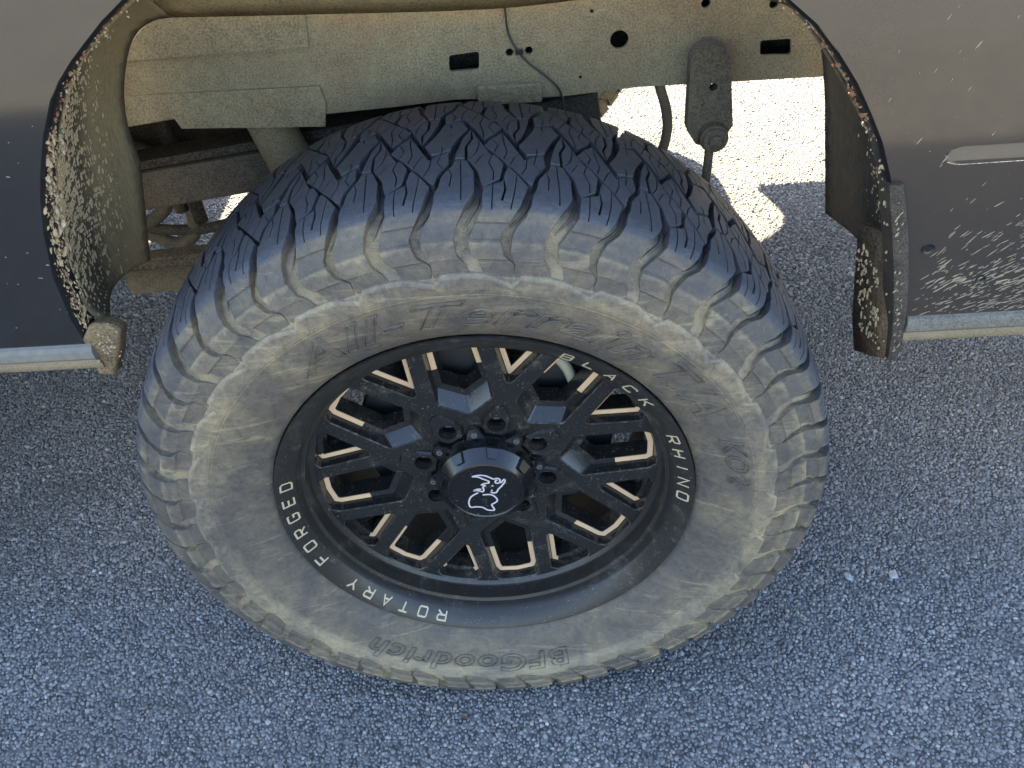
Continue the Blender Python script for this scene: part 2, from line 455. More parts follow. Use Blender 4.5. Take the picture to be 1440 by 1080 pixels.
NRM = np.stack([tan_[:, 1], -tan_[:, 0]], 1)
sg = np.sign((NRM * (D - np.array([.12, .36]))).sum(1)); NRM *= sg[:, None]
TT_r = TT[::-1]; D_r = D[::-1]; N_r = NRM[::-1]
TMAX = TT[0]; TMAX0 = float(TT[2 * 40 - 80])
def prof(t):
    inner = t > TC
    tt = 2 * TC - t if inner else t
    if tt > 0: tt = tt * TMAX0 / TC
    tt = min(tt, TMAX)
    y = np.interp(tt, TT_r, D_r[:, 0]); r = np.interp(tt, TT_r, D_r[:, 1]); ny = np.interp(tt, TT_r, N_r[:, 0]); nr = np.interp(tt, TT_r, N_r[:, 1])
    if inner: y = 2 * (.125 + Y0) - y; ny = -ny
    return y, r, ny, nr
PITCH = 2 * math.pi / 28; UP = PITCH * R * 1000
def tmap(u, t, h):
    y, r, ny, nr = prof(t)
    th = math.radians(92) - u / UP * PITCH
    rr = r + h * nr / 1000; yy = y + h * ny / 1000
    return Vector((rr * math.cos(th), yy, rr * math.sin(th)))
def depth(t):
    tt = 2 * TC - t if t > TC else t
    return float(np.interp(tt, [-86, -80, -66, -52, -40, -20, 0, 20, 118], [.2, 1.6, 4.2, 7.0, 9.0, 11.5, 12.5, 12.0, 11.5]))
def dustv(t, lvl):
    # lvl 0 top .. 1 floor
    tt = 2 * TC - t if t > TC else t
    top = float(np.interp(tt, [-170, -150, -125, -108, -103, -96, -80, -62.5, -60.5, -46, -43, -40, -24.6, -22.8, -12.5, -10.5, -8, 4, 120], [.16, .21, .24, .30, .46, .44, .26, .20, .30, .20, .52, .13, .15, .22, .20, .09, .02, .01, .0]))
    flo = float(np.interp(tt, [-90, -60, -20, -5, 12, 30, 120], [.8, .98, .66, .30, .10, .03, .01]))
    return top + (flo - top) * lvl

def slit(P, line, wdt=.95):
    P = list(P); s0 = line[0]; best = None
    for i in range(len(P)):
        a, b = Vector(P[i]), Vector(P[(i + 1) % len(P)]); e = b - a
        if e.length < 1e-6: continue
        k = max(.02, min(.98, (Vector(s0) - a).dot(e) / e.length_squared)); q = a + e * k
        dd = (q - Vector(s0)).length
        if best is None or dd < best[0]: best = (dd, i, q)
    _, i, q = best
    pts = [tuple(q)] + [tuple(x) for x in line[1:]]
    Lf, Rt = ribbon(pts, wdt)
    tip = Vector(pts[-1]); d = (tip - Vector(pts[-2])).normalized()
    tipp = tuple(tip)
    e = (Vector(P[(i + 1) % len(P)]) - Vector(P[i])).normalized()
    l0 = tuple(q - e * wdt / 2); r0 = tuple(q + e * wdt / 2)
    notch = [l0] + Lf[1:] + Rt[1:][::-1] + [r0]
    return P[:i + 1] + notch + P[i + 1:]
def S(L): return [(s * UP, t) for s, t in L]

S1 = S([(.037, 18.5), (.065, 36.6), (.164, 54.1), (.194, 65.4), (.321, 64.3), (.396, 43.3), (.406, 12.3), (.37, 3.7), (.279, -14.1), (.228, -24.5), (.172, -39.8), (.2, -57.2), (.283, -66.4), (.35, -79), (.345, -85), (-.115, -85), (-.118, -66), (-.19, -51.5), (-.187, -37.9), (-.150, -27.3), (-.055, -16.2), (-.010, -3.1), (.008, 12)])
S2 = S([(.502, 17.1), (.69, 28.2), (.73, 48.8), (.752, 53), (.848, 39.3), (.950, 21.6), (.875, -6), (.80, -19.5), (.692, -36.5), (.69, -41), (.735, -56), (.868, -66.5), (.872, -85), (.495, -85), (.499, -77), (.448, -63.9), (.356, -53.1), (.337, -40.2), (.426, -22.9), (.489, -9.1), (.492, 10)])
PA = S([(.186, 69.5), (.198, 81.4), (.252, 109.9), (.341, 133.9), (.350, 110.6), (.293, 94.1), (.302, 68.4)])
PB = S([(.346, 132), (.437, 110.4), (.506, 92.2), (.572, 77.5), (.631, 74.3), (.708, 59.0), (.673, 33.0), (.497, 16.0), (.458, 28.2), (.425, 45.7), (.315, 67.8), (.306, 94.1), (.362, 110.6)])
Q = S([(-.308, 128), (-.178, 95), (-.078, 71.1), (.031, 79.3), (.130, 84.0), (.147, 60.8), (.044, 42), (.005, 23.9), (-.059, 27.5), (-.300, 63), (-.425, 81.5), (-.523, 95.1), (-.432, 113.1)])
Z = S([(.063, 151), (.153, 156.9), (.253, 158.7), (.325, 136.5), (.243, 117.2), (.16, 89.4), (.137, 87.6), (.033, 83.8)])
c0 = (.085 * UP, 118.0)
Z = Z[:3] + [(.325 * UP, 136.5), (.243 * UP, 117.2), (.165 * UP, 90.5)]
Z = S([(.012, 140.5), (.020, 148), (.085, 152.5), (.153, 155), (.240, 157.5), (.322, 136.5), (.243, 120.5)]) 
Z = Z + [(2 * c0[0] - u, 236 - t) for u, t in Z]
S1 = ccw(S1); S2 = ccw(S2); PA = inset(ccw(PA), .6); PB = inset(ccw(PB), 1.0); Q = inset(ccw(Q), 1.3); Z = inset(ccw(Z), 1.3)
for l in ([(.254, 66), (.273, 22.5), (.276, .6)], [(.135, 49.4), (.169, 39.6), (.157, 19.8)]): S1 = slit(S1, S(l))
for l, w_ in (([(.59, 23), (.59, 8.0), (.588, -10.3)], .9), ([(.69, 34), (.72, 15.7), (.689, -.3)], 2.2), ([(.844, 41), (.816, 13.3), (.782, -9.4)], .9)): S2 = slit(S2, S(l), w_)
for l in ([(.44, 109), (.437, 96.3), (.409, 79.9), (.345, 68.5)], [(.555, 81), (.48, 75.8), (.408, 58)], [(.579, 76.2), (.546, 61.5), (.599, 43.7), (.596, 29)]): PB = slit(PB, S(l))
for l in ([(-.12, 82), (-.186, 73.5), (-.236, 57)], [(-.065, 72), (-.067, 54.6), (-.12, 40)], [(.031, 80), (.015, 63.1), (.078, 51)], [(-.437, 112), (-.361, 95.9), (-.40, 82)], [(-.30, 127), (-.304, 107.6), (-.266, 84.2), (-.30, 68)]): Q = slit(Q, S(l))

for l in ([(.12, 154), (.118, 147), (.132, 139)], [(.052, 82), (.055, 89), (.040, 97)], [(.29, 145), (.262, 143)]): Z = slit(Z, S(l))
def lug_h(kind, t):
    tt = 2 * TC - t if t > TC else t
    if kind == 'a': return float(np.interp(tt, [-80, -72, -62.5, -60.5, -46, -25, -23, 200], [-1.4, -.8, -.4, .3, .6, .2, 0, 0]))
    if kind == 'b': return float(np.interp(tt, [-80, -72, -62.5, -60.5, -43, -40.2, -24.6, -22.8, 200], [-1.4, -1.0, -1.0, 1.2, 2.0, -2.2, -2.0, 0, 0]))
    return 0.0
TL = [16, 8, 2, -4, -8.5, -10.5, -12.5, -18, -22.8, -24.6, -31, -40.2, -43, -51, -60.5, -62.5, -72, -80]
def block_mesh(name, polys, kind='c', flip=False, ch=.65, tcut=()):
    bm = bmesh.new(); ul = bm.verts.layers.float.new('lvl')
    allu = []
    for P in polys:
        if flip: P = [(2 * c0[0] - u, 2 * TC - t) for u, t in P]
        P = ccw(P); I = inset(P, ch * .6)
        allu += [q[0] for q in P]
        A = [bm.verts.new((u, t, 0.0)) for u, t in I]
        B = [bm.verts.new((u, t, 1.0)) for u, t in P]
        Cc = [bm.verts.new((u, t, 2.0)) for u, t in P]
        n = len(P)
        ov, oe, of, iv, ie, if_ = delaunay_2d_cdt([Vector(q) for q in I], [], [list(range(n))], 1, 1e-4)
        mp = []
        for q, src in zip(ov, iv): mp.append(A[src[0]] if src else bm.verts.new((q[0], q[1], 0.0)))
        for q in of:
            t_ = [mp[x] for x in q]
            if len(set(t_)) == 3:
                try: bm.faces.new(t_)
                except ValueError: pass
        for i in range(n):
            j = (i + 1) % n
            bm.faces.new((A[i], B[i], B[j], A[j])); bm.faces.new((B[i], Cc[i], Cc[j], B[j]))
    cuts = list(tcut)
    if flip: cuts = [2 * TC - t for t in cuts]
    for t in cuts:
        bmesh.ops.bisect_plane(bm, geom=bm.verts[:] + bm.edges[:] + bm.faces[:], plane_co=(0, t, 0), plane_no=(0, 1, 0), dist=1e-5)
    for u in np.arange(math.floor(min(allu) / 18) * 18, max(allu), 18):
        bmesh.ops.bisect_plane(bm, geom=bm.verts[:] + bm.edges[:] + bm.faces[:], plane_co=(float(u), 0, 0), plane_no=(1, 0, 0), dist=1e-5)
    dv = []
    for v in bm.verts:
        u, t, z = v.co
        H = lug_h(kind, t); dp = depth(t) + .6
        if z <= 1: h = H - ch * z; lv = .0 + .06 * z
        else: h = (H - ch) * (2 - z) + (-dp) * (z - 1); lv = .06 + (z - 1) ** 2 * .9
        dv.append(dustv(t, min(1, lv))); v.co = tmap(u, t, h)
    bm.normal_update(); bmesh.ops.recalc_face_normals(bm, faces=bm.faces[:])
    # make sure the top looks outwards
    f = max(bm.faces, key=lambda q: q.calc_center_median().xz.length)
    if f.normal.dot(Vector((f.calc_center_median().x, 0, f.calc_center_median().z))) < 0: bmesh.ops.reverse_faces(bm, faces=bm.faces[:])
    me = bpy.data.meshes.new(name); bm.to_mesh(me); bm.free()
    at = me.attributes.new('dust', 'FLOAT', 'POINT'); at.data.foreach_set('value', np.array(dv, np.float32))
    me.materials.append(RUB)
    return me
kinds = []
for fl in (False, True):
    kinds.append(block_mesh('tread_block', [S1], 'a', fl, tcut=TL))
    kinds.append(block_mesh('tread_block', [S2], 'b', fl, tcut=TL))
    kinds.append(block_mesh('tread_block', [PA, PB], 'c', fl))
    kinds.append(block_mesh('tread_block', [Q], 'c', fl))
kinds.append(block_mesh('tread_block', [Z], 'c', False))
for k in range(28):
    for me in kinds:
        o = bpy.data.objects.new('tread_block', me); COL.objects.link(o); o.parent = wheel
        o.rotation_euler = (0, k * PITCH, 0)

STK0 = {'K': [[(0, 0), (0, 1)], [(1, 1), (.12, .5)], [(.3, .58), (1, 0)]], 'O': [[(.5, 0), (.1, .15), (0, .5), (.1, .85), (.5, 1), (.9, .85), (1, .5), (.9, .15), (.5, 0)]], '2': [[(0, .8), (.3, 1), (.8, 1), (1, .75), (.9, .5), (0, 0), (1, 0)]]}
# carcass with groove floors, scalloped ring and comb ridges
def carcass(detail=True):
    V, F, DV = [], [], []
    tl = [float(TT.min()) + .05, -167.5, -163, -157, -150, -143, -136, -129, -122, -115, -109, -105.2, -104.2, -103.2, -102.2, -100, -96, -91, -86, -80, -74, -67, -60, -52, -44, -36, -28, -20, -12, -5, 2, 10, 20, 35, 55, 80, 118]
    tl = tl + [236 - t for t in tl[:-1]][::-1]
    hb = {-105.2: 0, -104.2: .7, -103.2: .7, -102.2: 0}
    nseg = 28 * 6
    for i in range(nseg):
        u = i * UP / 6
        for t in tl:
            d_ = depth(t) if -88 < (2 * TC - t if t > TC else t) else 0.0
            tt = 2 * TC - t if t > TC else t
            V.append(tmap(u, t, -d_ + hb.get(round(tt, 1), 0))); DV.append(dustv(t, 1.0 if tt > -84 else 0.0))
    k = len(tl)
    for i in range(nseg):
        j = (i + 1) % nseg
        for q in range(k - 1): F.append((i * k + q, i * k + q + 1, j * k + q + 1, j * k + q))
    smooth_n = len(F)
    def addp(pts, faces, dust):
        n = len(V); V.extend(pts); DV.extend(dust); F.extend([tuple(x + n for x in f) for f in faces])
    if detail:
        # scalloped ring: its outer edge steps proud of the lugs
        key = [(-.13, -88.5), (-.03, -78.5), (.08, -78.2), (.2, -78.2), (.35, -78.2), (.5, -78.8), (.62, -81.5), (.75, -85), (.86, -88.5)]
        rows = []
        for kk in range(28):
            for s_, te in key[:]:
                rows.append(((s_ + kk) * UP, te))
        pts, dd = [], []
        for u, te in rows:
            for t, h, d_ in ((te + 2.2, -1.6, .5), (te + 1.2, .3, .7), (te - 1.2, 1.7, .72), (te - 4.0, 2.3, .5), (-96, 1.7, .56), (-101.2, .9, .5), (-103.5, -.3, .4)):
                pts.append(tmap(u, t, h)); dd.append(d_ * .92)
        n = len(rows); fs = []
        for i in range(n):
            j = (i + 1) % n
            for q in range(6): fs.append((i * 7 + q, i * 7 + q + 1, j * 7 + q + 1, j * 7 + q))
        addp(pts, fs, dd)
        # comb ridges on the groove floors of the shoulder
        gl = [[(-.255, -36), (-.262, -44), (-.245, -54), (-.165, -66)], [(.275, -34), (.25, -43), (.27, -54), (.36, -66), (.43, -80)]]
        gw = [10.5, 12]
        for kk in range(28):
            for line, wd in zip(gl, gw):
                L = resample(S(line), 22 if len(line) == 4 else 32)
                for a, b in zip(L[1:-1], L[2:]):
                    d_ = (b - a) / np.linalg.norm(b - a); nn = np.array([-d_[1], d_[0]])
                    ww = wd * .5 * float(np.interp(a[1], [-66, -50], [.55, 1]) if len(line) == 4 else 1)
                    cs = [a - nn * ww, a + nn * ww, a + nn * ww + d_ * .8, a - nn * ww + d_ * .8]
                    md = [(cs[0] + cs[3]) / 2, (cs[1] + cs[2]) / 2]
                    pts = [tmap(q[0] + kk * UP, q[1], -depth(q[1]) - .1) for q in cs] + [tmap(q[0] + kk * UP, q[1], -depth(q[1]) + .45) for q in md]
                    addp(pts, [(0, 1, 5, 4), (2, 3, 4, 5), (0, 4, 3), (1, 2, 5)], [.8] * 4 + [1.0] * 2)
        # tread wear stripes standing in the middle of the outer grooves
        for kk in range(28):
            for line in ([(-.022, 17), (-.036, 5), (-.062, -6), (-.115, -17), (-.185, -25), (-.225, -30)], [(.455, 14), (.443, 3), (.415, -8), (.355, -20), (.31, -28), (.285, -33)]):
                L = np.array(catmull(S(line), 3)); Lf, Rt = ribbon([tuple(q) for q in L], 3.6); Lt, Rtt = ribbon([tuple(q) for q in L], 1.0)
                n = len(L); pts = []; dd = []
                for i in range(n):
                    hh = 2.6 * min(1.0, (n - 1 - i) / 4) + .1
                    for q, h in ((Lf[i], -.3), (Lt[i], hh), (Rtt[i], hh), (Rt[i], -.3)):
                        pts.append(tmap(q[0] + kk * UP, q[1], -depth(q[1]) + h)); dd.append(dustv(q[1], .75) * (1 if h < 0 else .8))
                addp(pts, [(i * 4 + q, i * 4 + q + 1, i * 4 + q + 5, i * 4 + q + 4) for i in range(n - 1) for q in range(3)], dd)
    if detail:
        # tiny raised characters on the floor of the wider grooves
        GL = {'K': STK0['K'], 'O': STK0['O'], '2': STK0['2']}
        for kk in range(28):
            a0 = np.array([.318 * UP, -24.5]); a1 = np.array([.262 * UP, -39.0]); dr = (a1 - a0) / np.linalg.norm(a1 - a0); ln = np.linalg.norm(a1 - a0); pn = np.array([-dr[1], dr[0]])
            for ci, chh in enumerate('KO2'):
                for st in GL[chh]:
                    Pp = [tuple(a0 + dr * (ln * (ci + .1 + .72 * x) / 3) + pn * (z - .5) * 5.0) for x, z in st]
                    Lf, Rt = ribbon(Pp, 1.0); n = len(Pp)
                    pts = [tmap(q[0] + kk * UP, q[1], -depth(q[1]) + .8) for q in Lf + Rt] + [tmap(q[0] + kk * UP, q[1], -depth(q[1]) - .2) for q in Lf + Rt]
                    fs = []
                    for q in range(n - 1): fs += [(q, q + 1, n + q + 1, n + q), (q, 2 * n + q, 2 * n + q + 1, q + 1), (n + q, n + q + 1, 3 * n + q + 1, 3 * n + q)]
                    addp(pts, fs, [1.0] * (2 * n) + [.7] * (2 * n))
    me = mesh('tyre', V, F)
    sm = np.zeros(len(F), bool); sm[:smooth_n] = True
    bm = bmesh.new(); bm.from_mesh(me); bmesh.ops.recalc_face_normals(bm, faces=bm.faces[:]); bm.to_mesh(me); bm.free()
    me.polygons.foreach_set('use_smooth', sm)
    at = me.attributes.new('dust', 'FLOAT', 'POINT'); at.data.foreach_set('value', np.array(DV, np.float32))
    return me
tyre_me = carcass(True)
tyre = obj('tyre', tyre_me, RUB, wheel)

# raised lettering of the sidewall: outlines of letters bent round the tyre
def rtot(r):
    mk = TT_r < -40
    return float(np.interp(r, D_r[mk, 1], TT_r[mk]))
def arc_text(txt, a0, a1, rbase, height, shear=.38, bev=.017, name='raised_letters'):
    cu = bpy.data.curves.new('letters', 'FONT'); cu.body = txt; cu.fill_mode = 'NONE'; cu.bevel_depth = bev; cu.bevel_resolution = 0
    cu.resolution_u = 3; cu.shear = shear; cu.space_character = 1.12; cu.offset = .018
    o = bpy.data.objects.new('letters', cu); COL.objects.link(o)
    dg = bpy.context.evaluated_depsgraph_get(); me = bpy.data.meshes.new_from_object(o.evaluated_get(dg))
    bpy.data.objects.remove(o)
    n = len(me.vertices); co = np.zeros(n * 3); me.vertices.foreach_get('co', co); co = co.reshape(-1, 3)
    x0, x1 = co[:, 0].min(), co[:, 0].max(); y1 = .70
    out = np.zeros_like(co)
    for i, (x, y, z) in enumerate(co):
        th = math.radians(a0 + (a1 - a0) * (x - x0) / (x1 - x0)); r = rbase + y / y1 * height
        t = rtot(r); yy, rr, ny, nr = prof(t); h = (z / bev) * .0019 + .0005
        rr += h * nr; yy += h * ny
        out[i] = (rr * math.cos(th), yy, rr * math.sin(th))
    me.vertices.foreach_set('co', out.astype(np.float32).ravel()); me.update()
    at = me.attributes.new('dust', 'FLOAT', 'POINT'); at.data.foreach_set('value', np.full(n, .17, np.float32))
    bm = bmesh.new(); bm.from_mesh(me); bmesh.ops.recalc_face_normals(bm, faces=bm.faces[:]); bm.to_mesh(me); bm.free()
    return obj(name, me, RUB, wheel)
arc_text('All-Terrain', 128, 50, .299, .037)
arc_text('T/A', 46, 29, .300, .036)
arc_text('KO2', 21, 6, .312, .024)
arc_text('BFGoodrich', -72, -126, .318, .032, .15)

# ---- rim ---------------------------------------------------------
b = MB()
lip = [(.2690, .010), (.2722, .004), (.2722, -.0005), (.2712, -.0022), (.2690, -.0012), (.2480, .0132), (.2464, .0160), (.2440, .024), (.2400, .040), (.2385, .0490), (.2370, .0530), (.2335, .0552), (.2300, .0580),
       (.2300, .070), (.2380, .072), (.2380, .03), (.2600, .020)]
b.revolve(lip, 160, closed=True)
b2 = MB(); b2.revolve([(.2375, .0722), (.2330, .085), (.2260, .14), (.2280, .200), (.2480, .235), (.2680, .240), (.2690, .225), (.2490, .215), (.2380, .19)], 96, closed=True)
barrel = b2.build('rim_barrel', dusty('barrel_grime', (.012, .010, .009), (.05, .038, .026), .8, 1.5, 300, 8, .95), wheel); autosmooth(barrel, 32)
rim = b.build('rim', satin_black('rim_black', .07, .26, .3), wheel); autosmooth(rim, 32)

def fy(r): return float(np.interp(r, [0.04, .085, .105, .15, .20, .2435], [.0700, .0690, .0665, .0620, .0590, .0558]))
def pol(a, r): return (r * math.cos(a), r * math.sin(a))
small = [pol(0, .149), pol(math.radians(-8.9), .2235), pol(math.radians(-6.5), .2315), pol(0, .2330), pol(math.radians(6.5), .2315), pol(math.radians(8.9), .2235)]
large = [pol(0, .099), pol(math.radians(-17.0), .131), pol(math.radians(-9.1), .2205), pol(math.radians(-7.2), .2310), pol(0, .2330), pol(math.radians(7.2), .2310), pol(math.radians(9.1), .2205), pol(math.radians(17.0), .131)]
small = fillet(ccw(small), [.006, .006, .005, 0, .005, .006], 3)
large = fillet(ccw(large), [.007, .010, .006, .005, 0, .005, .006, .010], 3)
def rotp(P, a): c, s = math.cos(a), math.sin(a); return [(c * x - s * z, s * x + c * z) for x, z in P]
bm = bmesh.new()
def loop(pts, yfun):
    vs = [bm.verts.new((x, yfun(math.hypot(x, z)), z)) for x, z in pts]
    es = [bm.edges.new((vs[i], vs[(i + 1) % len(vs)])) for i in range(len(vs))]
    return vs, es
edges = []
SP0 = math.radians(75)
outer = [pol(2 * math.pi * k / 160, .2362) for k in range(160)]
inner = [pol(2 * math.pi * k / 48, .050) for k in range(48)]
edges += loop(outer, fy)[1]; edges += loop(inner, fy)[1]
wins = []
for k in range(8):
    a = SP0 + k * math.pi / 4
    for P, kind, aa in ((small, 's', a), (large, 'l', a + math.pi / 8)):
        PP = rotp(P, aa); vs, es = loop(PP, fy); edges += es; wins.append((vs, P, kind, aa))
holes = []
for k in range(8):
    c = pol(SP0 + k * math.pi / 4 + math.radians(1.5), .0855)
    PP = [(c[0] + .0118 * math.cos(2 * math.pi * j / 20), c[1] + .0118 * math.sin(2 * math.pi * j / 20)) for j in range(20)]
    vs, es = loop(PP, fy); edges += es; holes.append((vs, c))
# face between the outer ring, the hub and the openings
bm.verts.index_update(); bm.verts.ensure_lookup_table()
allv = list(bm.verts)
ov, oe, of, iv, ie, if_ = delaunay_2d_cdt([Vector((v.co.x, v.co.z)) for v in allv], [(e.verts[0].index, e.verts[1].index) for e in edges], [], 0, 1e-7)
def inside(P, x, z):
    c = False; n = len(P)
    for i in range(n):
        x1, z1 = P[i]; x2, z2 = P[i - 1]
        if (z1 > z) != (z2 > z) and x < (x2 - x1) * (z - z1) / (z2 - z1) + x1: c = not c
    return c
holesP = [[(v.co.x, v.co.z) for v in vs] for vs, *_ in wins] + [[(v.co.x, v.co.z) for v in vs] for vs, _ in holes]
for q in of:
    vv = [allv[iv[x][0]] for x in q]
    cx_ = sum(v.co.x for v in vv) / 3; cz_ = sum(v.co.z for v in vv) / 3; rr_ = math.hypot(cx_, cz_)
    if rr_ > .2362 or rr_ < .0499 or any(inside(P_, cx_, cz_) for P_ in holesP): continue
    try: bm.faces.new(vv)
    except ValueError: pass
# walls of windows
def hubward(P, base, extra):
    out = []
    for x, z in P:
        r = math.hypot(x, z); out.append(extra * max(0, min(1, (.160 - r) / .026)))
    return out
accents = []
for vs, P, kind, aa in wins:
    P = ccw(P)
    lv = [vs]
    specs = [(.0014, .0016, 0), (.0036, .0165, .0150 if kind == 'l' else 0), (.0118 if kind == 'l' else .0108, .0170, .0160 if kind == 'l' else 0), (.0126 if kind == 'l' else .0114, .044, .0160 if kind == 'l' else 0)]
    for (ins, dp, ex) in specs:
        I = inset(P, ins)
        if ex:
            J = []
            for (x, z), (x2, z2), e in zip(P, I, hubward(P, 0, ex)):
                J.append((x2 + e, z2))
            I = J
        I = rotp(I, aa)
        lv.append([bm.verts.new((x, fy(math.hypot(*P[i])) + dp, z)) for i, (x, z) in enumerate(I)])
    n = len(vs)
    for a_, b_ in zip(lv[:-1], lv[1:]):
        for i in range(n):
            try:
                f_ = bm.faces.new((a_[i], a_[(i + 1) % n], b_[(i + 1) % n], b_[i])); f_.material_index = 1 if a_ is vs else 0
            except ValueError: pass
    # which ledge vertices carry the tan accent
    L1 = [v.co.copy() for v in lv[2]]; L2 = [v.co.copy() for v in lv[3]]
    accents.append((L1, L2, P, kind))
for vs, c in holes:
    n = len(vs); l2 = [bm.verts.new(((v.co.x - c[0]) * .93 + c[0], v.co.y + .030, (v.co.z - c[1]) * .93 + c[1])) for v in vs]
    for i in range(n): bm.faces.new((vs[i], vs[(i + 1) % n], l2[(i + 1) % n], l2[i]))
    bm.faces.new(l2[::-1])
bmesh.ops.recalc_face_normals(bm, faces=bm.faces[:])
me = bpy.data.meshes.new('spokes'); bm.to_mesh(me); bm.free()
me.materials.append(WHL); me.materials.append(dusty('worn_edge', (.012, .012, .012), (.16, .14, .115), .95, 1.5, 130, 30, .6))
spk = obj('spokes', me, None, wheel)
# accents
for L1, L2, P, kind in accents:
    n = len(P)
    def tagged(i):
        r = math.hypot(*P[i]); a = abs(math.atan2(P[i][1], P[i][0]))
        if kind == 'l': return r > .168
        return not (r > .233 and a < math.radians(5))
    # densify the two ledge loops so that the strip can end half way along a side
    A1, A2, TG = [], [], []
    for i in range(n):
        j = (i + 1) % n; seg = max(1, int((L1[j] - L1[i]).length / .004))
        for q in range(seg):
            f_ = q / seg; A1.append(L1[i].lerp(L1[j], f_)); A2.append(L2[i].lerp(L2[j], f_))
            px, pz = P[i][0] + (P[j][0] - P[i][0]) * f_, P[i][1] + (P[j][1] - P[i][1]) * f_
            r = math.hypot(px, pz); a = abs(math.atan2(pz, px))
            TG.append(r > .168 if kind == 'l' else not (r > .2285 and a < math.radians(5.2)))
    N_ = len(TG); mbx = MB(); up = Vector((0, -.0012, 0))
    V = []; F = []
    for i in range(N_):
        o1 = A1[i].lerp(A2[i], .06); o2 = A1[i].lerp(A2[i], .94)
        V += [o1 + up, o2 + up, o1 + Vector((0, .0004, 0)), o2 + Vector((0, .0004, 0))]
    for i in range(N_):
        j = (i + 1) % N_
        if TG[i] and TG[j]:
            F += [(4 * i, 4 * j, 4 * j + 1, 4 * i + 1), (4 * i, 4 * i + 2, 4 * j + 2, 4 * j), (4 * i + 1, 4 * j + 1, 4 * j + 3, 4 * i + 3)]
        elif TG[i] and not TG[j]: F.append((4 * i, 4 * i + 1, 4 * i + 3, 4 * i + 2))
        elif TG[j] and not TG[i]: F.append((4 * j, 4 * j + 2, 4 * j + 3, 4 * j + 1))
    mbx.add(V, F)
    mbx.build('spoke_accent', TAN, wheel)
# raised pads round the lug pockets and the ribs that run out along the spokes
for k in range(8):
    a = SP0 + k * math.pi / 4 + math.radians(1.5)
    ca, sa = math.cos(a), math.sin(a)
    def loc(x, z, y): return (ca * x - sa * z, y, sa * x + ca * z)
    out = fillet(ccw([(.066, -.012), (.076, -.0185), (.095, -.0180), (.118, -.0075), (.118, .0075), (.095, .0180), (.076, .0185), (.066, .012)]), .003, 2)
    circ = [(.0855 + .0124 * math.cos(2 * math.pi * j / 20), .0124 * math.sin(2 * math.pi * j / 20)) for j in range(20)]
    bm = bmesh.new()
    o1 = inset(out, .0022)
    def ring(P, y): return [bm.verts.new(loc(x, z, y + (x - .085) * -.02)) for x, z in P]
    A = ring(o1, .0630); B = ring(out, .0665); Cv = ring(out, .0712); Hh = ring(circ, .0630); H2 = ring(circ, .0700)
    es = []
    for L in (A, Hh): es += [bm.edges.new((L[i], L[(i + 1) % len(L)])) for i in range(len(L))]
    bmesh.ops.triangle_fill(bm, use_beauty=True, edges=es)
    for U, W_ in ((A, B), (B, Cv), (Hh, H2)):
        for i in range(len(U)): bm.faces.new((U[i], U[(i + 1) % len(U)], W_[(i + 1) % len(U)], W_[i]))
    bmesh.ops.recalc_face_normals(bm, faces=bm.faces[:])
    me = bpy.data.meshes.new('lug_pad'); bm.to_mesh(me); bm.free(); obj('lug_pad', me, WHL, wheel)
    nb = MB(); cx, cz = pol(a, .0855)
    nb.revolve([(0, .080), (.007, .080), (.0085, .082), (.0085, .1)], 6)
    o = nb.build('lug_nut', STEEL, wheel); o.location = (cx, 0, cz)
# letters on the lip
STK = {'A': [[(0, 0), (.5, 1), (1, 0)], [(.2, .36), (.8, .36)]], 'B': [[(0, 0), (0, 1), (.85, 1), (.95, .9), (.95, .62), (.85, .53), (0, .53)], [(.84, .5), (1, .42), (1, .1), (.88, 0), (.06, 0)]],
       'C': [[(1, .82), (.9, 1), (.12, 1), (0, .86), (0, .14), (.12, 0), (.9, 0), (1, .18)]], 'K': [[(0, 0), (0, 1)], [(.95, 1), (.12, .48)], [(.3, .58), (1, 0)]], 'L': [[(0, 1), (0, 0), (1, 0)]],
       'R': [[(0, 0), (0, 1), (.86, 1), (1, .88), (1, .56), (.86, .45), (.06, .45)], [(.5, .42), (1, 0)]], 'H': [[(0, 0), (0, 1)], [(1, 0), (1, 1)], [(.06, .5), (.94, .5)]], 'I': [[(.5, 0), (.5, 1)]],
       'N': [[(0, 0), (0, 1), (1, 0), (1, 1)]], 'O': [[(.12, 0), (0, .14), (0, .86), (.12, 1), (.88, 1), (1, .86), (1, .14), (.88, 0), (.12, 0)]], 'T': [[(0, 1), (1, 1)], [(.5, .95), (.5, 0)]],
       'Y': [[(0, 1), (.5, .5), (1, 1)], [(.5, .47), (.5, 0)]], 'F': [[(1, 1), (0, 1), (0, 0)], [(.06, .5), (.85, .5)]], 'G': [[(1, .84), (.88, 1), (.12, 1), (0, .86), (0, .14), (.12, 0), (.88, 0), (1, .14), (1, .46), (.55, .46)]],
       'E': [[(1, 1), (0, 1), (0, 0), (1, 0)], [(.06, .5), (.85, .5)]], 'D': [[(0, 0), (0, 1), (.8, 1), (1, .84), (1, .16), (.8, 0), (.0, 0)]]}
def lipy(r): return -.0012 + (.2690 - r) / (.2690 - .2475) * .0147
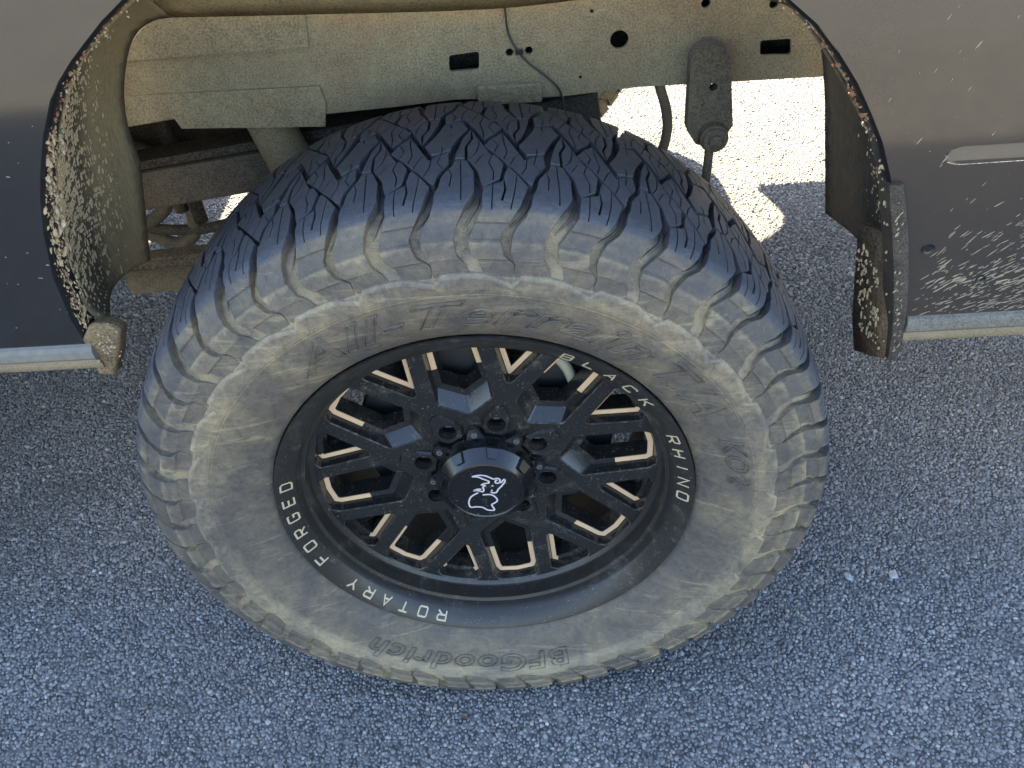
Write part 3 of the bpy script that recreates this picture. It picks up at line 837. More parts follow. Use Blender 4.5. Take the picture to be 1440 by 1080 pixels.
for word, a0, a1 in (('BLACK', 64.2, 37.6), ('RHINO', 21.5, -1.8), ('ROTARY', -109.3, -142.0), ('FORGED', -157.0, -190.0)):
    for i, chh in enumerate(word):
        am = a0 + (a1 - a0) * i / (len(word) - 1)
        lb = MB(); wdt = .0125 if chh != 'I' else .006; hgt = .0128; rb = .2515
        for si, st in enumerate(STK[chh]):
            P = [((x - .5) * wdt, z * hgt) for x, z in st]
            closed = P[0] == P[-1]
            if closed: P = P[:-1]
            Lf, Rt = ribbon(P, .0021, closed)
            n = len(P); V = []
            for (x, z) in Lf + Rt:
                r = rb + z; th = math.radians(am) - x / .258
                V.append((r * math.cos(th), lipy(r) - .0004 - .00006 * si, r * math.sin(th)))
            V += [(x, y + .0008, z) for x, y, z in V]
            rngi = range(n if closed else n - 1); F = []
            for q in rngi:
                p_ = (q + 1) % n
                F += [(q, p_, n + p_, n + q), (q, q + 2 * n, p_ + 2 * n, p_), (n + q, n + p_, 3 * n + p_, 3 * n + q)]
            lb.add(V, F)
        lb.build('rim_letter', CREAM, wheel)
# centre cap
cb = MB()
cb.revolve([(.0665, .074), (.0660, .060), (.0645, .041), (.0625, .0385), (.0530, .0262), (.0510, .0235), (.0488, .0228), (.0474, .0236), (.0470, .0248), (.001, .0248)], 64)
for k in range(8):
    a = math.radians(7.5 + 45 * k)
    pl = [(.0640, -.0135), (.0805, -.0060), (.0805, .0060), (.0640, .0135)]
    q = fillet(ccw(pl), .002, 2); ca, sa = math.cos(a), math.sin(a)
    cb.prism([(ca * x - sa * z, .0560 + (x - .06) * .12, sa * x + ca * z) for x, z in q], (0, .016, 0))
capo = cb.build('centre_cap', CAPM, wheel); autosmooth(capo, 30)
for k in range(8):
    a = math.radians(32 + 45 * k); ca, sa = math.cos(a), math.sin(a)
    nb = MB()
    # dark trapezoid teeth standing on the bevel
    top = [(.0668, -.0085, .0375), (.0668, .0085, .0375), (.0588, .0060, .0270), (.0588, -.0060, .0270)]
    bot = [(.0640, -.0105, .0450), (.0640, .0105, .0450), (.0555, .0080, .0325), (.0555, -.0080, .0325)]
    V = [(ca * x - sa * z, y, sa * x + ca * z) for x, z, y in top + bot]
    nb.add(V, [(0, 1, 2, 3), (0, 4, 5, 1), (1, 5, 6, 2), (2, 6, 7, 3), (3, 7, 4, 0)])
    nb.build('cap_tooth', EDGE, wheel)
    a = math.radians(7.5 + 45 * k); cx, cz = pol(a, .0735)
    sb = MB(); sb.revolve([(.0016, .0560), (.0018, .0540), (.0040, .0540), (.0042, .0548), (.0042, .0600)], 14)
    sb.revolve([(.0001, .0562), (.0018, .0562)], 6)
    o = sb.build('cap_screw', STEEL, wheel); o.location = (cx, 0, cz)
LOGO = [[(-0.0167, 0.0299), (-0.0067, 0.0319), (0.0018, 0.0303), (0.0084, 0.0262), (0.0125, 0.0234), (0.0186, 0.0242), (0.0215, 0.0211), (0.0197, 0.015), (0.0153, 0.0153), (0.0152, 0.0198), (0.018, 0.0206)],
        [(-0.0167, 0.0299), (-0.0087, 0.0289), (-0.0021, 0.0245), (0.0053, 0.0197), (0.0055, 0.016), (-0.0003, 0.0152), (-0.0045, 0.013), (0.0002, 0.0109), (-0.0035, 0.0079), (-0.0022, 0.0035), (-0.0043, -0.0009), (-0.011, 0.0021), (-0.0163, 0.0017), (-0.0108, 0.0046), (-0.0056, 0.0037)],
        [(0.0223, 0.0148), (0.0271, 0.0214), (0.0281, 0.0169), (0.0227, 0.0085), (0.0179, 0.0026), (0.0148, -0.0035), (0.0095, -0.0039), (0.0071, -0.0012)],
        [(-0.0048, -0.0073), (0.0058, -0.0072), (0.0124, -0.0123), (0.015, -0.0202), (0.0106, -0.0251), (0.0062, -0.0287), (0.0096, -0.0382), (0.0067, -0.0401), (-0.0003, -0.0388), (-0.007, -0.033), (-0.0158, -0.0311), (-0.0238, -0.0313), (-0.0257, -0.0226), (-0.0229, -0.0124), (-0.0171, -0.0064), (-0.0106, -0.0025)],
        [(0.0095, 0.0114), (0.0112, 0.0092)], [(0.0080, 0.0020), (0.0096, 0.0006)]]
lb = MB()
for si, P in enumerate(LOGO):
    if len(P) > 2: P = [tuple(q) for q in catmull(P, 3)]
    Lf, Rt = ribbon(P, .0022); n = len(P)
    V = [(x * .95, .0243 - .00005 * si, z * .95) for x, z in Lf + Rt]; V += [(x, y + .0006, z) for x, y, z in V]
    F = []
    for q in range(n - 1):
        F += [(q, q + 1, n + q + 1, n + q), (q, q + 2 * n, q + 1 + 2 * n, q + 1), (n + q, n + q + 1, 3 * n + q + 1, 3 * n + q)]
    lb.add(V, F)
lb.build('cap_emblem', WHITE, wheel, label='white line drawing of a rhino on the centre cap')

# brake behind the spokes
bb = MB(); bb.revolve([(.05, .088), (.098, .090), (.102, .130), (.178, .132), (.180, .136), (.180, .160), (.1, .162), (.06, .2)], 64)
o = bb.build('brake_disc', DARK, wheel); autosmooth(o, 30)
cl = MB()
G = []
for i in range(13):
    a = math.radians(28 + 40 * i / 12)
    G.append([(r * math.cos(a), y, r * math.sin(a)) for r, y in ((.112, .150), (.120, .138), (.150, .132), (.175, .136), (.205, .128), (.212, .142), (.212, .19), (.12, .19))])
cl.grid(G); cl.add(G[0], [tuple(range(7))]); cl.add(G[-1], [tuple(range(7))[::-1]])
o = cl.build('brake_caliper', BRASS, wheel); autosmooth(o, 40)
hs = MB(); hs.tube(catmull([(.075, .118, .178), (.092, .115, .161), (.104, .115, .148), (.116, .115, .129), (.124, .115, .104), (.125, .117, .081), (.115, .122, .055)], 6), .0075, 10)
hs.build('brake_hose', plain('pale_hose', (.30, .27, .20), .6), wheel, smooth=True)

# ---- opposite wheel ----------------------------------------------
YFAR = 2.185
far = bpy.data.objects.new('wheel', None); COL.objects.link(far); far.parent = truck
far.location = (0, YFAR, ZC); far.rotation_euler = (0, 0, math.pi)
far['label'] = 'dusty tyre of the opposite wheel glimpsed behind the frame'
fm = tyre_me.copy(); fm.materials.clear(); FTYR = dusty('far_tyre_dust', (.06, .05, .035), (.24, .18, .10), .7, 1.3, 250, 8); fm.materials.append(FTYR)
obj('tyre', fm, None, far)
tb = MB()
for me in kinds:
    vv = [v.co.copy() for v in me.vertices]; ff = [tuple(p.vertices) for p in me.polygons]
    for k in range(28):
        M_ = Matrix.Rotation(k * PITCH, 4, 'Y'); tb.add([M_ @ v for v in vv], ff)
tb.build('tread', FTYR, far, kind='stuff', fix=False)
obj('rim', rim.data, None, far)

# ------------------------------------------------------------------ body work
def bodyy(z):    # below a crease at z = 1 m the side tucks in
    k = z - 1.0
    if k > .012: return .02 + .10 * max(0, k - .05) ** 2
    if k < -.012: return .02 - .105 * k
    return .02 + .105 * (k - .012) ** 2 / .048
EL = [(-.262, 1.075), (-.286, 1.059), (-.310, 1.04), (-.327, 1.026), (-.345, 1.009), (-.360, .992), (-.382, .958), (-.402, .921), (-.417, .889), (-.433, .846), (-.448, .791), (-.455, .729), (-.453, .691)]
ER = [(.314, 1.038), (.342, 1.015), (.366, .988), (.389, .958), (.409, .926), (.427, .895), (.445, .854), (.461, .81), (.478, .753), (.494, .692), (.507, .624)]
TOPA = catmull([EL[0], (-.15, 1.125), (.03, 1.145), (.20, 1.11), ER[0]], 6)[1:-1]
arch = EL[::-1] + [tuple(q) for q in TOPA] + ER      # bottom left -> over -> bottom right
ZT = 1.5
def make_side(sign):
    # sign +1: near side, -1: mirrored far side
    def fl(x, y, z): return (x, y if sign > 0 else 2.205 - y, z)
    bm = bmesh.new()
    outl = [(-1.40, .690), *[q for q in arch[:-1]], (.500, .658), (2.1, .70), (2.1, ZT), (-1.40, ZT)]
    slot = []
    if sign > 0:
        slot = [(.508, .8640), (.95, .8660), (.95, .8860), (.508, .8845), (.498, .8815), (.493, .8755), (.498, .8675)]
    es = []; loops = []
    for L in ([outl, slot] if slot else [outl]):
        vs = [bm.verts.new((x, 0, z)) for x, z in L]; loops.append(vs)
        es += [bm.edges.new((vs[i], vs[(i + 1) % len(vs)])) for i in range(len(vs))]
    bmesh.ops.triangle_fill(bm, use_beauty=True, edges=es)
    for z in list(np.arange(.64, 1.5, .03)) + [.986, .990, .994, .998, 1.002, 1.006, 1.010, 1.014]:
        bmesh.ops.bisect_plane(bm, geom=bm.verts[:] + bm.edges[:] + bm.faces[:], plane_co=(0, 0, float(z)), plane_no=(0, 0, 1), dist=1e-5)
    for v in bm.verts: v.co = Vector(fl(v.co.x, bodyy(v.co.z), v.co.z))
    bmesh.ops.recalc_face_normals(bm, faces=bm.faces[:])
    f = bm.faces[0]
    if f.normal.y * sign > 0: bmesh.ops.reverse_faces(bm, faces=bm.faces[:])
    me = bpy.data.meshes.new('bed_side'); bm.to_mesh(me); bm.free()
    o = obj('bed_side', me, PAINT, truck, smooth=True)
    nn = []
    for v in me.vertices:
        sl = (bodyy(v.co.z + .002) - bodyy(v.co.z - .002)) / .004
        q = Vector((0, -1.0, sl)).normalized(); nn.append((0, q.y * sign, q.z))
    me.normals_split_custom_set_from_vertices(nn)
    # rolled arch lip
    lb = MB(); G = []
    for i, (x, z) in enumerate(arch):
        dx, dz = x - .0, z - .62; L = math.hypot(dx, dz); nx, nz = dx / L, dz / L
        y = bodyy(z)
        G.append([fl(x + nx * q, yy, z + nz * q) for q, yy in ((.0005, y - .0005), (-.001, y + .001), (-.0025, y + .004), (-.0032, y + .010), (-.0032, y + .034))])
    lb.grid(G); lb.build('arch_lip', EDGE, truck, smooth=True)
    return o
make_side(1); make_side(-1)
# recess in the panel to the right: a sloped pocket
pk = MB()
pl = [(.508, .8640), (.95, .8660), (.95, .8860), (.508, .8845), (.498, .8815), (.493, .8755), (.498, .8675)]
A = [(x, bodyy(z) + .0005, z) for x, z in pl]
zc_ = lambda z: .0045 * max(0, min(1, (z - .868) / .017))
B = [(x + (.004 if x < .6 else -.004), bodyy(z) + .001 + zc_(z), z + (.0006 if z < .875 else -.002)) for x, z in pl]
n = len(A); pk.add(A + B, [(i, (i + 1) % n, n + (i + 1) % n, n + i) for i in range(n)] + [tuple(range(n, 2 * n))])
pk.build('panel_recess', PAINT, truck)
# round plugs in the right panel
for (x, z, r) in ((.509, .761, .0075), (.580, .714, .006)):
    pb = MB(); y = bodyy(z)
    pb.add([(x + r * q * math.cos(a), bodyy(z + r * q * math.sin(a)) - e, z + r * q * math.sin(a)) for q, e in ((1.0, .0002), (.9, .0016), (.55, .0006)) for a in np.linspace(0, 2 * math.pi, 20, endpoint=False)],
           [(k * 20 + i, k * 20 + (i + 1) % 20, (k + 1) * 20 + (i + 1) % 20, (k + 1) * 20 + i) for k in range(2) for i in range(20)] + [tuple(range(40, 60))])
    pb.build('rubber_plug', EDGE, truck)

# liner: lofted between the arch lip and the inner edge of the wheel house
lipc = [(x, bodyy(z) + .03, z) for x, z in [(-.429, .702), (-.447, .716), (-.449, .76), (-.44, .809), (-.426, .855), (-.408, .898), (-.389, .937), (-.367, .974), (-.35, .997), (-.333, 1.014), (-.31, 1.034), (-.284, 1.053), (-.263, 1.067),
        (-.15, 1.118), (.03, 1.138), (.2, 1.103), (.32, 1.029), (.355, .989), (.382, .952), (.412, .909), (.441, .864), (.459, .827), (.472, .792), (.490, .733), (.503, .675)]]
inn = [(-.467, .30, .656), (-.449, .30, .729), (-.437, .30, .78), (-.431, .30, .807), (-.430, .30, .855), (-.417, .30, .905), (-.39, .30, .956), (-.361, .30, .977), (-.334, .30, .981), (-.174, .30, .974), (.05, .30, .966), (.20, .30, .972), (.32, .30, .968), (.40, .30, .945), (.438, .30, .905), (.456, .30, .84), (.468, .30, .772), (.486, .30, .667)]
def loft(name, Lc, Ic, mat, bulge, n=90, mm=16, label=None):
    A = resample(catmull(Lc, 5), n); B = resample(catmull(Ic, 5), n); G = []
    for i in range(n):
        row = []
        for j in range(mm):
            k = j / (mm - 1); p_ = A[i] * (1 - k) + B[i] * k
            ctr = np.array([0, p_[1], .55]); d_ = p_ - ctr; L = np.linalg.norm(d_)
            rip = .0016 * math.sin(i * 1.7) * math.sin(j * 2.1)
            row.append(tuple(p_ + d_ / L * (bulge * math.sin(math.pi * k) + rip)))
        G.append(row)
    q = MB(); q.grid(G); o = q.build(name, mat, truck, smooth=True, label=label)
    at = o.data.attributes.new('k', 'FLOAT', 'POINT'); at.data.foreach_set('value', np.tile(np.linspace(0, 1, mm), n).astype(np.float32))
    md = o.modifiers.new('thickness', 'SOLIDIFY'); md.thickness = .003; md.offset = 1
    return o
def split_at(C, lo, hi): return [q for q in C if lo <= q[0] <= hi]
Lleft = lipc[:13]; Ltop = lipc[12:17]; Lright = lipc[16:]
loft('wheel_house', lipc[12:17], inn[8:13], dusty('wheel_house_dust', (.08, .07, .05), (.32, .24, .12), .6, 1.1, 260, 9), .03, 30, 10)
loft('arch_liner', Lleft, inn[:9], liner_mat('liner_left', (.022, .021, .020), (.25, .185, .095), 1.05, 1.75, .8), .022, 60, 16, 'mud speckled liner at the left of the wheel arch')
loft('arch_liner', Lright, inn[12:], liner_mat('liner_right', (.018, .017, .016), (.18, .132, .075), 1.0, 1.85, .5), .012, 60, 16, 'dark liner at the right of the wheel arch')
# inner wheel house wall (upwards from its inner edge) and bed floor
wb = MB(); I2 = resample(catmull(inn[6:15], 4), 40)
wb.grid([[tuple(q), (q[0], q[1] + .012, q[2] + .004)] for q in I2])
wb.build('wheel_house_flange', bpy.data.materials['wheel_house_dust'], truck, smooth=True)
fb = MB(); fb.box((.35, 1.1, 1.06), (3.45, 1.46, .03)); fb.build('bed_floor', UND, truck)
tg = MB(); tg.box((2.09, 1.1, 1.12), (.03, 2.1, .76)); tg.build('tailgate', PAINT, truck)
hb_ = MB(); hb_.box((-1.385, 1.1, 1.12), (.03, 2.1, .76)); hb_.build('headboard', PAINT, truck)
cbx = MB()
side = fillet(ccw([(-1.45, .66), (-1.45, 1.42), (-1.56, 1.98), (-1.72, 2.05), (-2.75, 2.03), (-3.45, 1.46), (-4.65, 1.36), (-4.75, .70)]), .06, 4)
cbx.prism([(x, .06, z) for x, z in side], (0, 2.08, 0)); cbx.build('cab', PAINT, truck)
wn = MB()
for yy in (.055, 2.145):
    for P in ([(-1.62, 1.46), (-1.68, 1.93), (-2.10, 1.95), (-2.10, 1.46)], [(-2.20, 1.46), (-2.20, 1.95), (-2.70, 1.93), (-3.15, 1.50)]):
        wn.prism([(x, yy, z) for x, z in fillet(ccw(P), .03, 3)], (0, .004, 0))
wn.build('cab_window', EDGE, truck)
for yy in (.0, 2.205):  # unseen boards, added and made tall to shade the ground towards the far side
    rbd = MB(); rbd.box((-2.2, yy, .475), (2.1, .20, .27), None, .03); rbd.build('shade_board', EDGE, truck)

# trim at the right of the arch, with the rubber flap behind it
tr = MB()
path = [(.446, .8475), (.4545, .818), (.4645, .786), (.474, .752), (.4835, .717), (.4925, .679), (.5005, .641), (.506, .598)]
wd = [.0135, .0155, .0165, .0165, .0160, .0150, .0135, .0105]
pp = resample([(x, z, w_) for (x, z), w_ in zip(catmull(path, 4)[::4], wd)], 24)
G = []
for x, z, w_ in pp:
    yb = bodyy(z)
    sec = [(-.0025, .030), (-.0025, .008), (-.002, -.002), (-.002, -.0055), (w_ * .55, -.0065), (w_ * .9, -.0045), (w_, 0.0), (w_, .008)]
    G.append([(x + dx, yb + dy, z) for dx, dy in sec])
tr.grid(G); tr.add(G[0], [tuple(range(8))]); tr.add(G[-1], [tuple(range(8))[::-1]])
tro = tr.build('arch_trim', dusty('satin_trim', (.022, .02, .018), (.13, .10, .07), .85, 1.5, 420, 20, .5, .0006), truck); autosmooth(tro, 40)
fpM = dusty('flap_mud', (.018, .017, .016), (.17, .115, .06), .75, 1.3, 260, 12)
fl_ = MB()
fl_.grid([[(.486, .062, .760), (.480, .10, .752), (.470, .14, .742)], [(.4945, .066, .690), (.488, .10, .683), (.4785, .14, .676)], [(.500, .066, .640), (.496, .10, .622), (.487, .14, .610)], [(.5055, .066, .594), (.504, .10, .572), (.500, .14, .552)]])
o = fl_.build('mud_flap', fpM, truck, smooth=True); md = o.modifiers.new('thickness', 'SOLIDIFY'); md.thickness = .006; md.offset = 0
# lower sills
def far_sill(x0, x1, zt):
    q = MB(); q.box(((x0 + x1) / 2, 2.205 - bodyy(zt) - .02, zt - .021), (x1 - x0, .05, .044), None, .008); q.build('sill_strip', EDGE, truck)
def sill(name, x0, x1, zt, mat_top, mat_bot):
    q = MB(); y = bodyy(zt)
    q.grid([[(x, y + .001, zt + .002), (x, y - .004, zt - .001), (x, y - .007, zt - .006), (x, y - .0065, zt - .016), (x, y - .003, zt - .0205)] for x in np.linspace(x0, x1, 12)])
    sec = [(y + .001, zt + .002), (y - .004, zt - .001), (y - .007, zt - .006), (y - .0065, zt - .016), (y - .003, zt - .0205)]
    for x in (x0, x1): q.add([(x, a, b_) for a, b_ in sec] + [(x, y + .02, zt - .0205)], [tuple(range(6))])
    q.build(name, mat_top, truck, smooth=False)
    q = MB()
    q.grid([[(x, y - .003, zt - .0207), (x, y + .002, zt - .030), (x, y + .004, zt - .038), (x, y + .05, zt - .044)] for x in np.linspace(x0 - .0, x1, 12)])
    q.build('sill_flange', mat_bot, truck, smooth=True)
BRIGHT.node_tree.nodes['Principled BSDF'].inputs['Specular IOR Level'].default_value = .15
DTAN = dusty('sill_dust', (.10, .09, .07), (.27, .22, .14), .6, 1.1, 400, 10)
sill('sill_strip', -1.40, -.447, .690, BRIGHT, DTAN)
sill('sill_strip', .512, 2.1, .662, dusty('sill_grey', (.06, .055, .05), (.17, .15, .115), .7, 1.2, 400, 10), DTAN)
far_sill(-1.40, -.447, .692); far_sill(.512, 2.1, .664)
# muddy end piece at the lower left of the arch
eb = MB()
eb.prism([(-.455, .049, .700), (-.437, .049, .722), (-.418, .054, .718), (-.409, .058, .706), (-.424, .060, .670), (-.443, .062, .634), (-.462, .060, .638)], (-.004, .030, -.010))
o = eb.build('arch_end_piece', dusty('end_mud', (.035, .028, .02), (.24, .17, .09), .72, 1.25, 300, 24), truck)
md = o.modifiers.new('round', 'BEVEL'); md.width = .005; md.segments = 3

# ------------------------------------------------------------------ chassis
def plate(name, outl, holes, y, th, mat, label=None):
    bm = bmesh.new(); es = []; Ls = []
    for L in [outl] + holes:
        A = [bm.verts.new((x, y, z)) for x, z in L]; B = [bm.verts.new((x, y + th, z)) for x, z in L]; Ls.append((A, B))
        es += [bm.edges.new((A[i], A[(i + 1) % len(A)])) for i in range(len(A))]
    bmesh.ops.triangle_fill(bm, use_beauty=True, edges=es)
    for A, B in Ls:
        for i in range(len(A)): bm.faces.new((A[i], A[(i + 1) % len(A)], B[(i + 1) % len(A)], B[i]))
    bmesh.ops.recalc_face_normals(bm, faces=bm.faces[:])
    me = bpy.data.meshes.new(name); bm.to_mesh(me); bm.free()
    return obj(name, me, mat, truck, label=label)
def circle(x, z, r, n=18): return [(x + r * math.cos(2 * math.pi * k / n), z + r * math.sin(2 * math.pi * k / n)) for k in range(n)]
holes_ = [fillet(ccw([(-.015, .895), (.024, .898), (.022, .875), (-.017, .874)]), .003, 2), circle(.063, .894, .0055, 6), circle(.088, .895, .0055, 6), circle(.204, .901, .0118), circle(.311, .938, .006, 12), circle(.396, .932, .006, 12),
          fillet(ccw([(.384, .888), (.423, .888), (.426, .867), (.386, .869)]), .003, 2), circle(.154, .856, .0022, 10), circle(.169, .938, .0024, 10)]
railo = [(-.75, .79), (-.46, .828), (-.394, .835), (-.36, .838), (-.20, .829), (-.184, .829), (-.10, .832), (-.013, .837), (.129, .832), (.232, .838), (.473, .836), (1.3, .84), (1.3, 1.03), (-.75, 1.03)]
plate('frame_rail', railo, holes_, .360, .006, FRM, 'dusty tan steel frame rail with punched holes')
rb = MB(); rb.box((.25, .405, .846), (2.0, .078, .008)); rb.box((.25, .405, 1.03), (2.0, .09, .008)); rb.box((.25, .446, .938), (2.0, .006, .19)); rb.build('frame_rail_back', UND, truck)
plate('frame_plate', [(-.50, .826), (-.392, .838), (-.386, .823), (-.192, .813), (-.185, .845), (-.189, .868), (-.50, .872)], [], .3555, .004, FRM, 'lower reinforcing plate of the dusty frame')
plate('frame_plate', [(-.50, .916), (-.192, .9195), (-.187, .975), (-.50, .975)], [], .3555, .004, FRM, 'upper reinforcing plate of the dusty frame')
pt = MB(); pt.box((.060, .3555, .842), (.085, .008, .026), None, .003); pt.build('frame_bracket', FRM, truck)
# bracket with bolt and rod at the right
bo = [(.290, .792), (.289, .885), (.296, .896), (.313, .901), (.330, .896), (.3385, .884), (.350, .795), (.341, .779), (.322, .766), (.303, .772)]
bo = fillet(ccw(bo), .004, 2)
plate('shackle_bracket', bo, [circle(.3200, .8480, .0052, 12)], .318, .022, FRMD)
sb_ = MB()
def ycyl(mb, x, z, prof_, n=20): mb.add([(x + r * math.cos(2 * math.pi * k / n), y, z + r * math.sin(2 * math.pi * k / n)) for r, y in prof_ for k in range(n)],
        [(j * n + k, j * n + (k + 1) % n, (j + 1) * n + (k + 1) % n, (j + 1) * n + k) for j in range(len(prof_) - 1) for k in range(n)] + [tuple(range(n))])
ycyl(sb_, .3245, .783, [(.0055, .292), (.0085, .294), (.0085, .299), (.0155, .3), (.0165, .304), (.0185, .305), (.0195, .318)])
o = sb_.build('shackle_bolt', FRMD, truck); autosmooth(o, 40)
rd = MB(); rd.tube([(.325, .33, .78), (.3235, .33, .72), (.322, .335, .55)], .0062, 10); rd.build('damper_rod', FRMD, truck, smooth=True)
cb_ = MB(); cb_.tube(catmull([(.058, .3535, .965), (.061, .3535, .947), (.063, .3535, .921), (.074, .352, .898), (.088, .352, .881), (.111, .352, .861), (.126, .353, .843), (.130, .354, .82), (.13, .36, .78)], 5), .0014, 6); cb_.build('sensor_cable', EDGE, truck, smooth=True)
for q in ((.0635, .8935), (.0875, .895)):
    pass
cc = MB(); cc.box((.0755, .352, .8965), (.010, .004, .006)); cc.build('cable_clip', EDGE, truck)
ho = MB(); ho.tube(catmull([(.262, .40, .85), (.265, .40, .821), (.274, .40, .792), (.278, .40, .761), (.273, .40, .73), (.262, .40, .70)], 5), .0072, 10); ho.build('brake_hose', plain('brown_hose', (.12, .09, .055), .7), truck, smooth=True)
# leaf spring pack, damper, axle and tank
ls = MB(); rot = Matrix.Rotation(-math.atan(.115), 3, 'Y')
ls.box((-.22, .475, .724), (.82, .060, .060), rot, .004)
ls.build('leaf_spring', dusty('spring_dust', (.028, .027, .026), (.125, .105, .075), .8, 1.35, 330, 8), truck)
ls = MB(); ls.box((-.22, .475, .764), (.70, .052, .014), rot, .003); ls.build('spring_leaf', UND, truck)
dm = MB(); dm.tube([(-.297, .42, .850), (-.283, .42, .792), (-.268, .42, .735), (-.215, .42, .52)], .0335, 18); dm.build('damper', FRM, truck, smooth=True)
ax = MB(); ax.tube([(0, .20, ZC), (0, .34, ZC), (0, .82, ZC)], [.062, .052, .050], 18); ax.tube([(0, 1.38, ZC), (0, 1.9, ZC), (0, 2.0, ZC)], [.05, .052, .062], 18)
ax.build('axle_tube', UND, truck, smooth=True)
df = MB(); df.revolve([(.001, -.17), (.08, -.165), (.14, -.13), (.175, -.05), (.18, .05), (.15, .14), (.09, .2), (.055, .30)], 24)
o = df.build('differential', UND, truck, smooth=True); o.location = (0, 1.10, ZC)
tk = MB(); tk.box((-.55, .95, .78), (1.3, .66, .28), None, .03); tk.build('fuel_tank', UND, truck)
def pipe(name, P, r_, mat):
    q = MB(); q.tube(catmull(P, 6), r_, 12); q.build(name, mat, truck, smooth=True)
pipe('fuel_hose', [(-.66, .595, .715), (-.60, .595, .712), (-.574, .595, .702), (-.548, .595, .688), (-.535, .595, .653), (-.53, .595, .58)], .0125, FRMD)
pipe('brake_pipe', [(-.522, .59, .80), (-.515, .59, .74), (-.505, .59, .671), (-.50, .59, .56)], .012, UND)
pipe('cable_loop', [(-.86, .75, .50), (-.72, .75, .476), (-.635, .75, .461), (-.564, .75, .460), (-.482, .75, .474), (-.36, .75, .50)], .0105, UND)
pipe('cable_loop', [(-.575, .755, .64), (-.574, .755, .56), (-.582, .755, .50), (-.590, .755, .455), (-.610, .755, .433), (-.640, .755, .428), (-.673, .755, .448), (-.72, .755, .475)], .0135, FRMD)
pipe('cable_loop', [(-.612, .75, .64), (-.617, .75, .545), (-.635, .75, .505), (-.68, .75, .475)], .0135, FRMD)
ub = MB(); ub.tube([(-.07, .44, .80), (-.07, .44, .40)], .007, 8); ub.tube([(.07, .44, .80), (.07, .44, .40)], .007, 8); ub.build('spring_bolt', UND, truck, kind='stuff')
hg = MB(); hg.box((-.475, .40, .600), (.22, .03, .020), Matrix.Rotation(-.05, 3, 'Y'), .003); hg.build('spring_hanger', UND, truck)
hg = MB(); hg.prism([(-.575, .41, .53), (-.49, .41, .533), (-.46, .41, .536), (-.40, .41, .57), (-.38, .41, .60), (-.575, .41, .592)], (0, .01, 0)); hg.build('hanger_plate', FRMD, truck)

# ------------------------------------------------------------------ dried mud: flakes on the lips, splashes on panels (too many to count)
def flakes(pts, size, thick, mb, aspect=(1, 1.8), direction=None, nrm=None):
    for p_ in pts:
        s = random.uniform(*size); asp = random.uniform(*aspect); n = random.choice((5, 6, 7))
        nn = Vector(nrm(p_) if callable(nrm) else nrm).normalized()
        if direction is not None:
            d = Vector(direction(p_) if callable(direction) else direction).normalized(); d = (d + Vector((random.gauss(0, .12), random.gauss(0, .12), random.gauss(0, .12)))); 
        else: d = Vector((random.gauss(0, 1), random.gauss(0, 1), random.gauss(0, 1)))
        d = (d - nn * d.dot(nn)).normalized(); e = nn.cross(d)
        P = Vector(p_); th = random.uniform(*thick)
        ang = [2 * math.pi * k / n + random.uniform(-.3, .3) for k in range(n)]; rr = [random.uniform(.7, 1.15) for _ in range(n)]
        V = [P + d * math.cos(a) * s * asp * r_ + e * math.sin(a) * s * r_ - nn * .0006 for a, r_ in zip(ang, rr)]
        T = [P + d * math.cos(a) * s * asp * r_ * .68 + e * math.sin(a) * s * r_ * .68 + nn * th * random.uniform(.7, 1.2) for a, r_ in zip(ang, rr)]
        mb.add(V + T, [(i, (i + 1) % n, n + (i + 1) % n, n + i) for i in range(n)] + [tuple(range(n, 2 * n))])
def along(P, n, jit):
    Q_ = resample(P, n * 4); out = []
    for _ in range(n):
        q = Q_[random.randrange(len(Q_))]; out.append((q[0] + random.gauss(0, jit), q[1] + random.uniform(-.012, .004), q[2] + random.gauss(0, jit)))
    return out
def outn(p_): return (-(p_[0]) * .8, -.6, -(p_[2] - .6) * .8)
fb1 = MB(); fb2 = MB()
upL = [(x + .003, bodyy(z) + .016, z) for x, z in EL[:8]]; loL = [(x + .003, bodyy(z) + .016, z) for x, z in EL[6:]]
flakes(along(upL, 120, .0022), (.0007, .0021), (.0006, .0016), fb2, nrm=outn)
flakes(along(upL, 120, .004), (.0004, .0012), (.0004, .001), fb1, nrm=outn)
flakes(along(loL, 900, .0052), (.0003, .0015), (.0003, .0022), fb1, (1, 3.2), (0.1, -.2, -1), nrm=outn)
flakes(along(loL, 70, .004), (.0012, .0034), (.001, .005), fb1, (1, 3), (-.3, -.3, -1), nrm=outn)
flakes([(-.43 + random.gauss(0, .010), .052 + random.gauss(0, .003), .69 + random.gauss(0, .016)) for _ in range(45)], (.0005, .0018), (.0006, .002), fb1, (1, 2), nrm=(0.3, -1, .2))
flakes(along(loL, 90, .004), (.0006, .0016), (.0006, .0015), fb2, nrm=outn)
upR = [(x - .003, bodyy(z) + .016, z) for x, z in ER[:6]]; loR = [(x - .003, bodyy(z) + .016, z) for x, z in ER[4:]]
flakes(along(upR, 70, .0025), (.0008, .0024), (.0006, .0016), fb2, nrm=outn)
flakes(along(upR, 60, .003), (.0005, .0013), (.0004, .001), fb1, nrm=outn)
flakes(along(loR, 110, .0035), (.0006, .0020), (.0005, .0014), fb1, (1, 2), (0, 0, -1), nrm=outn)
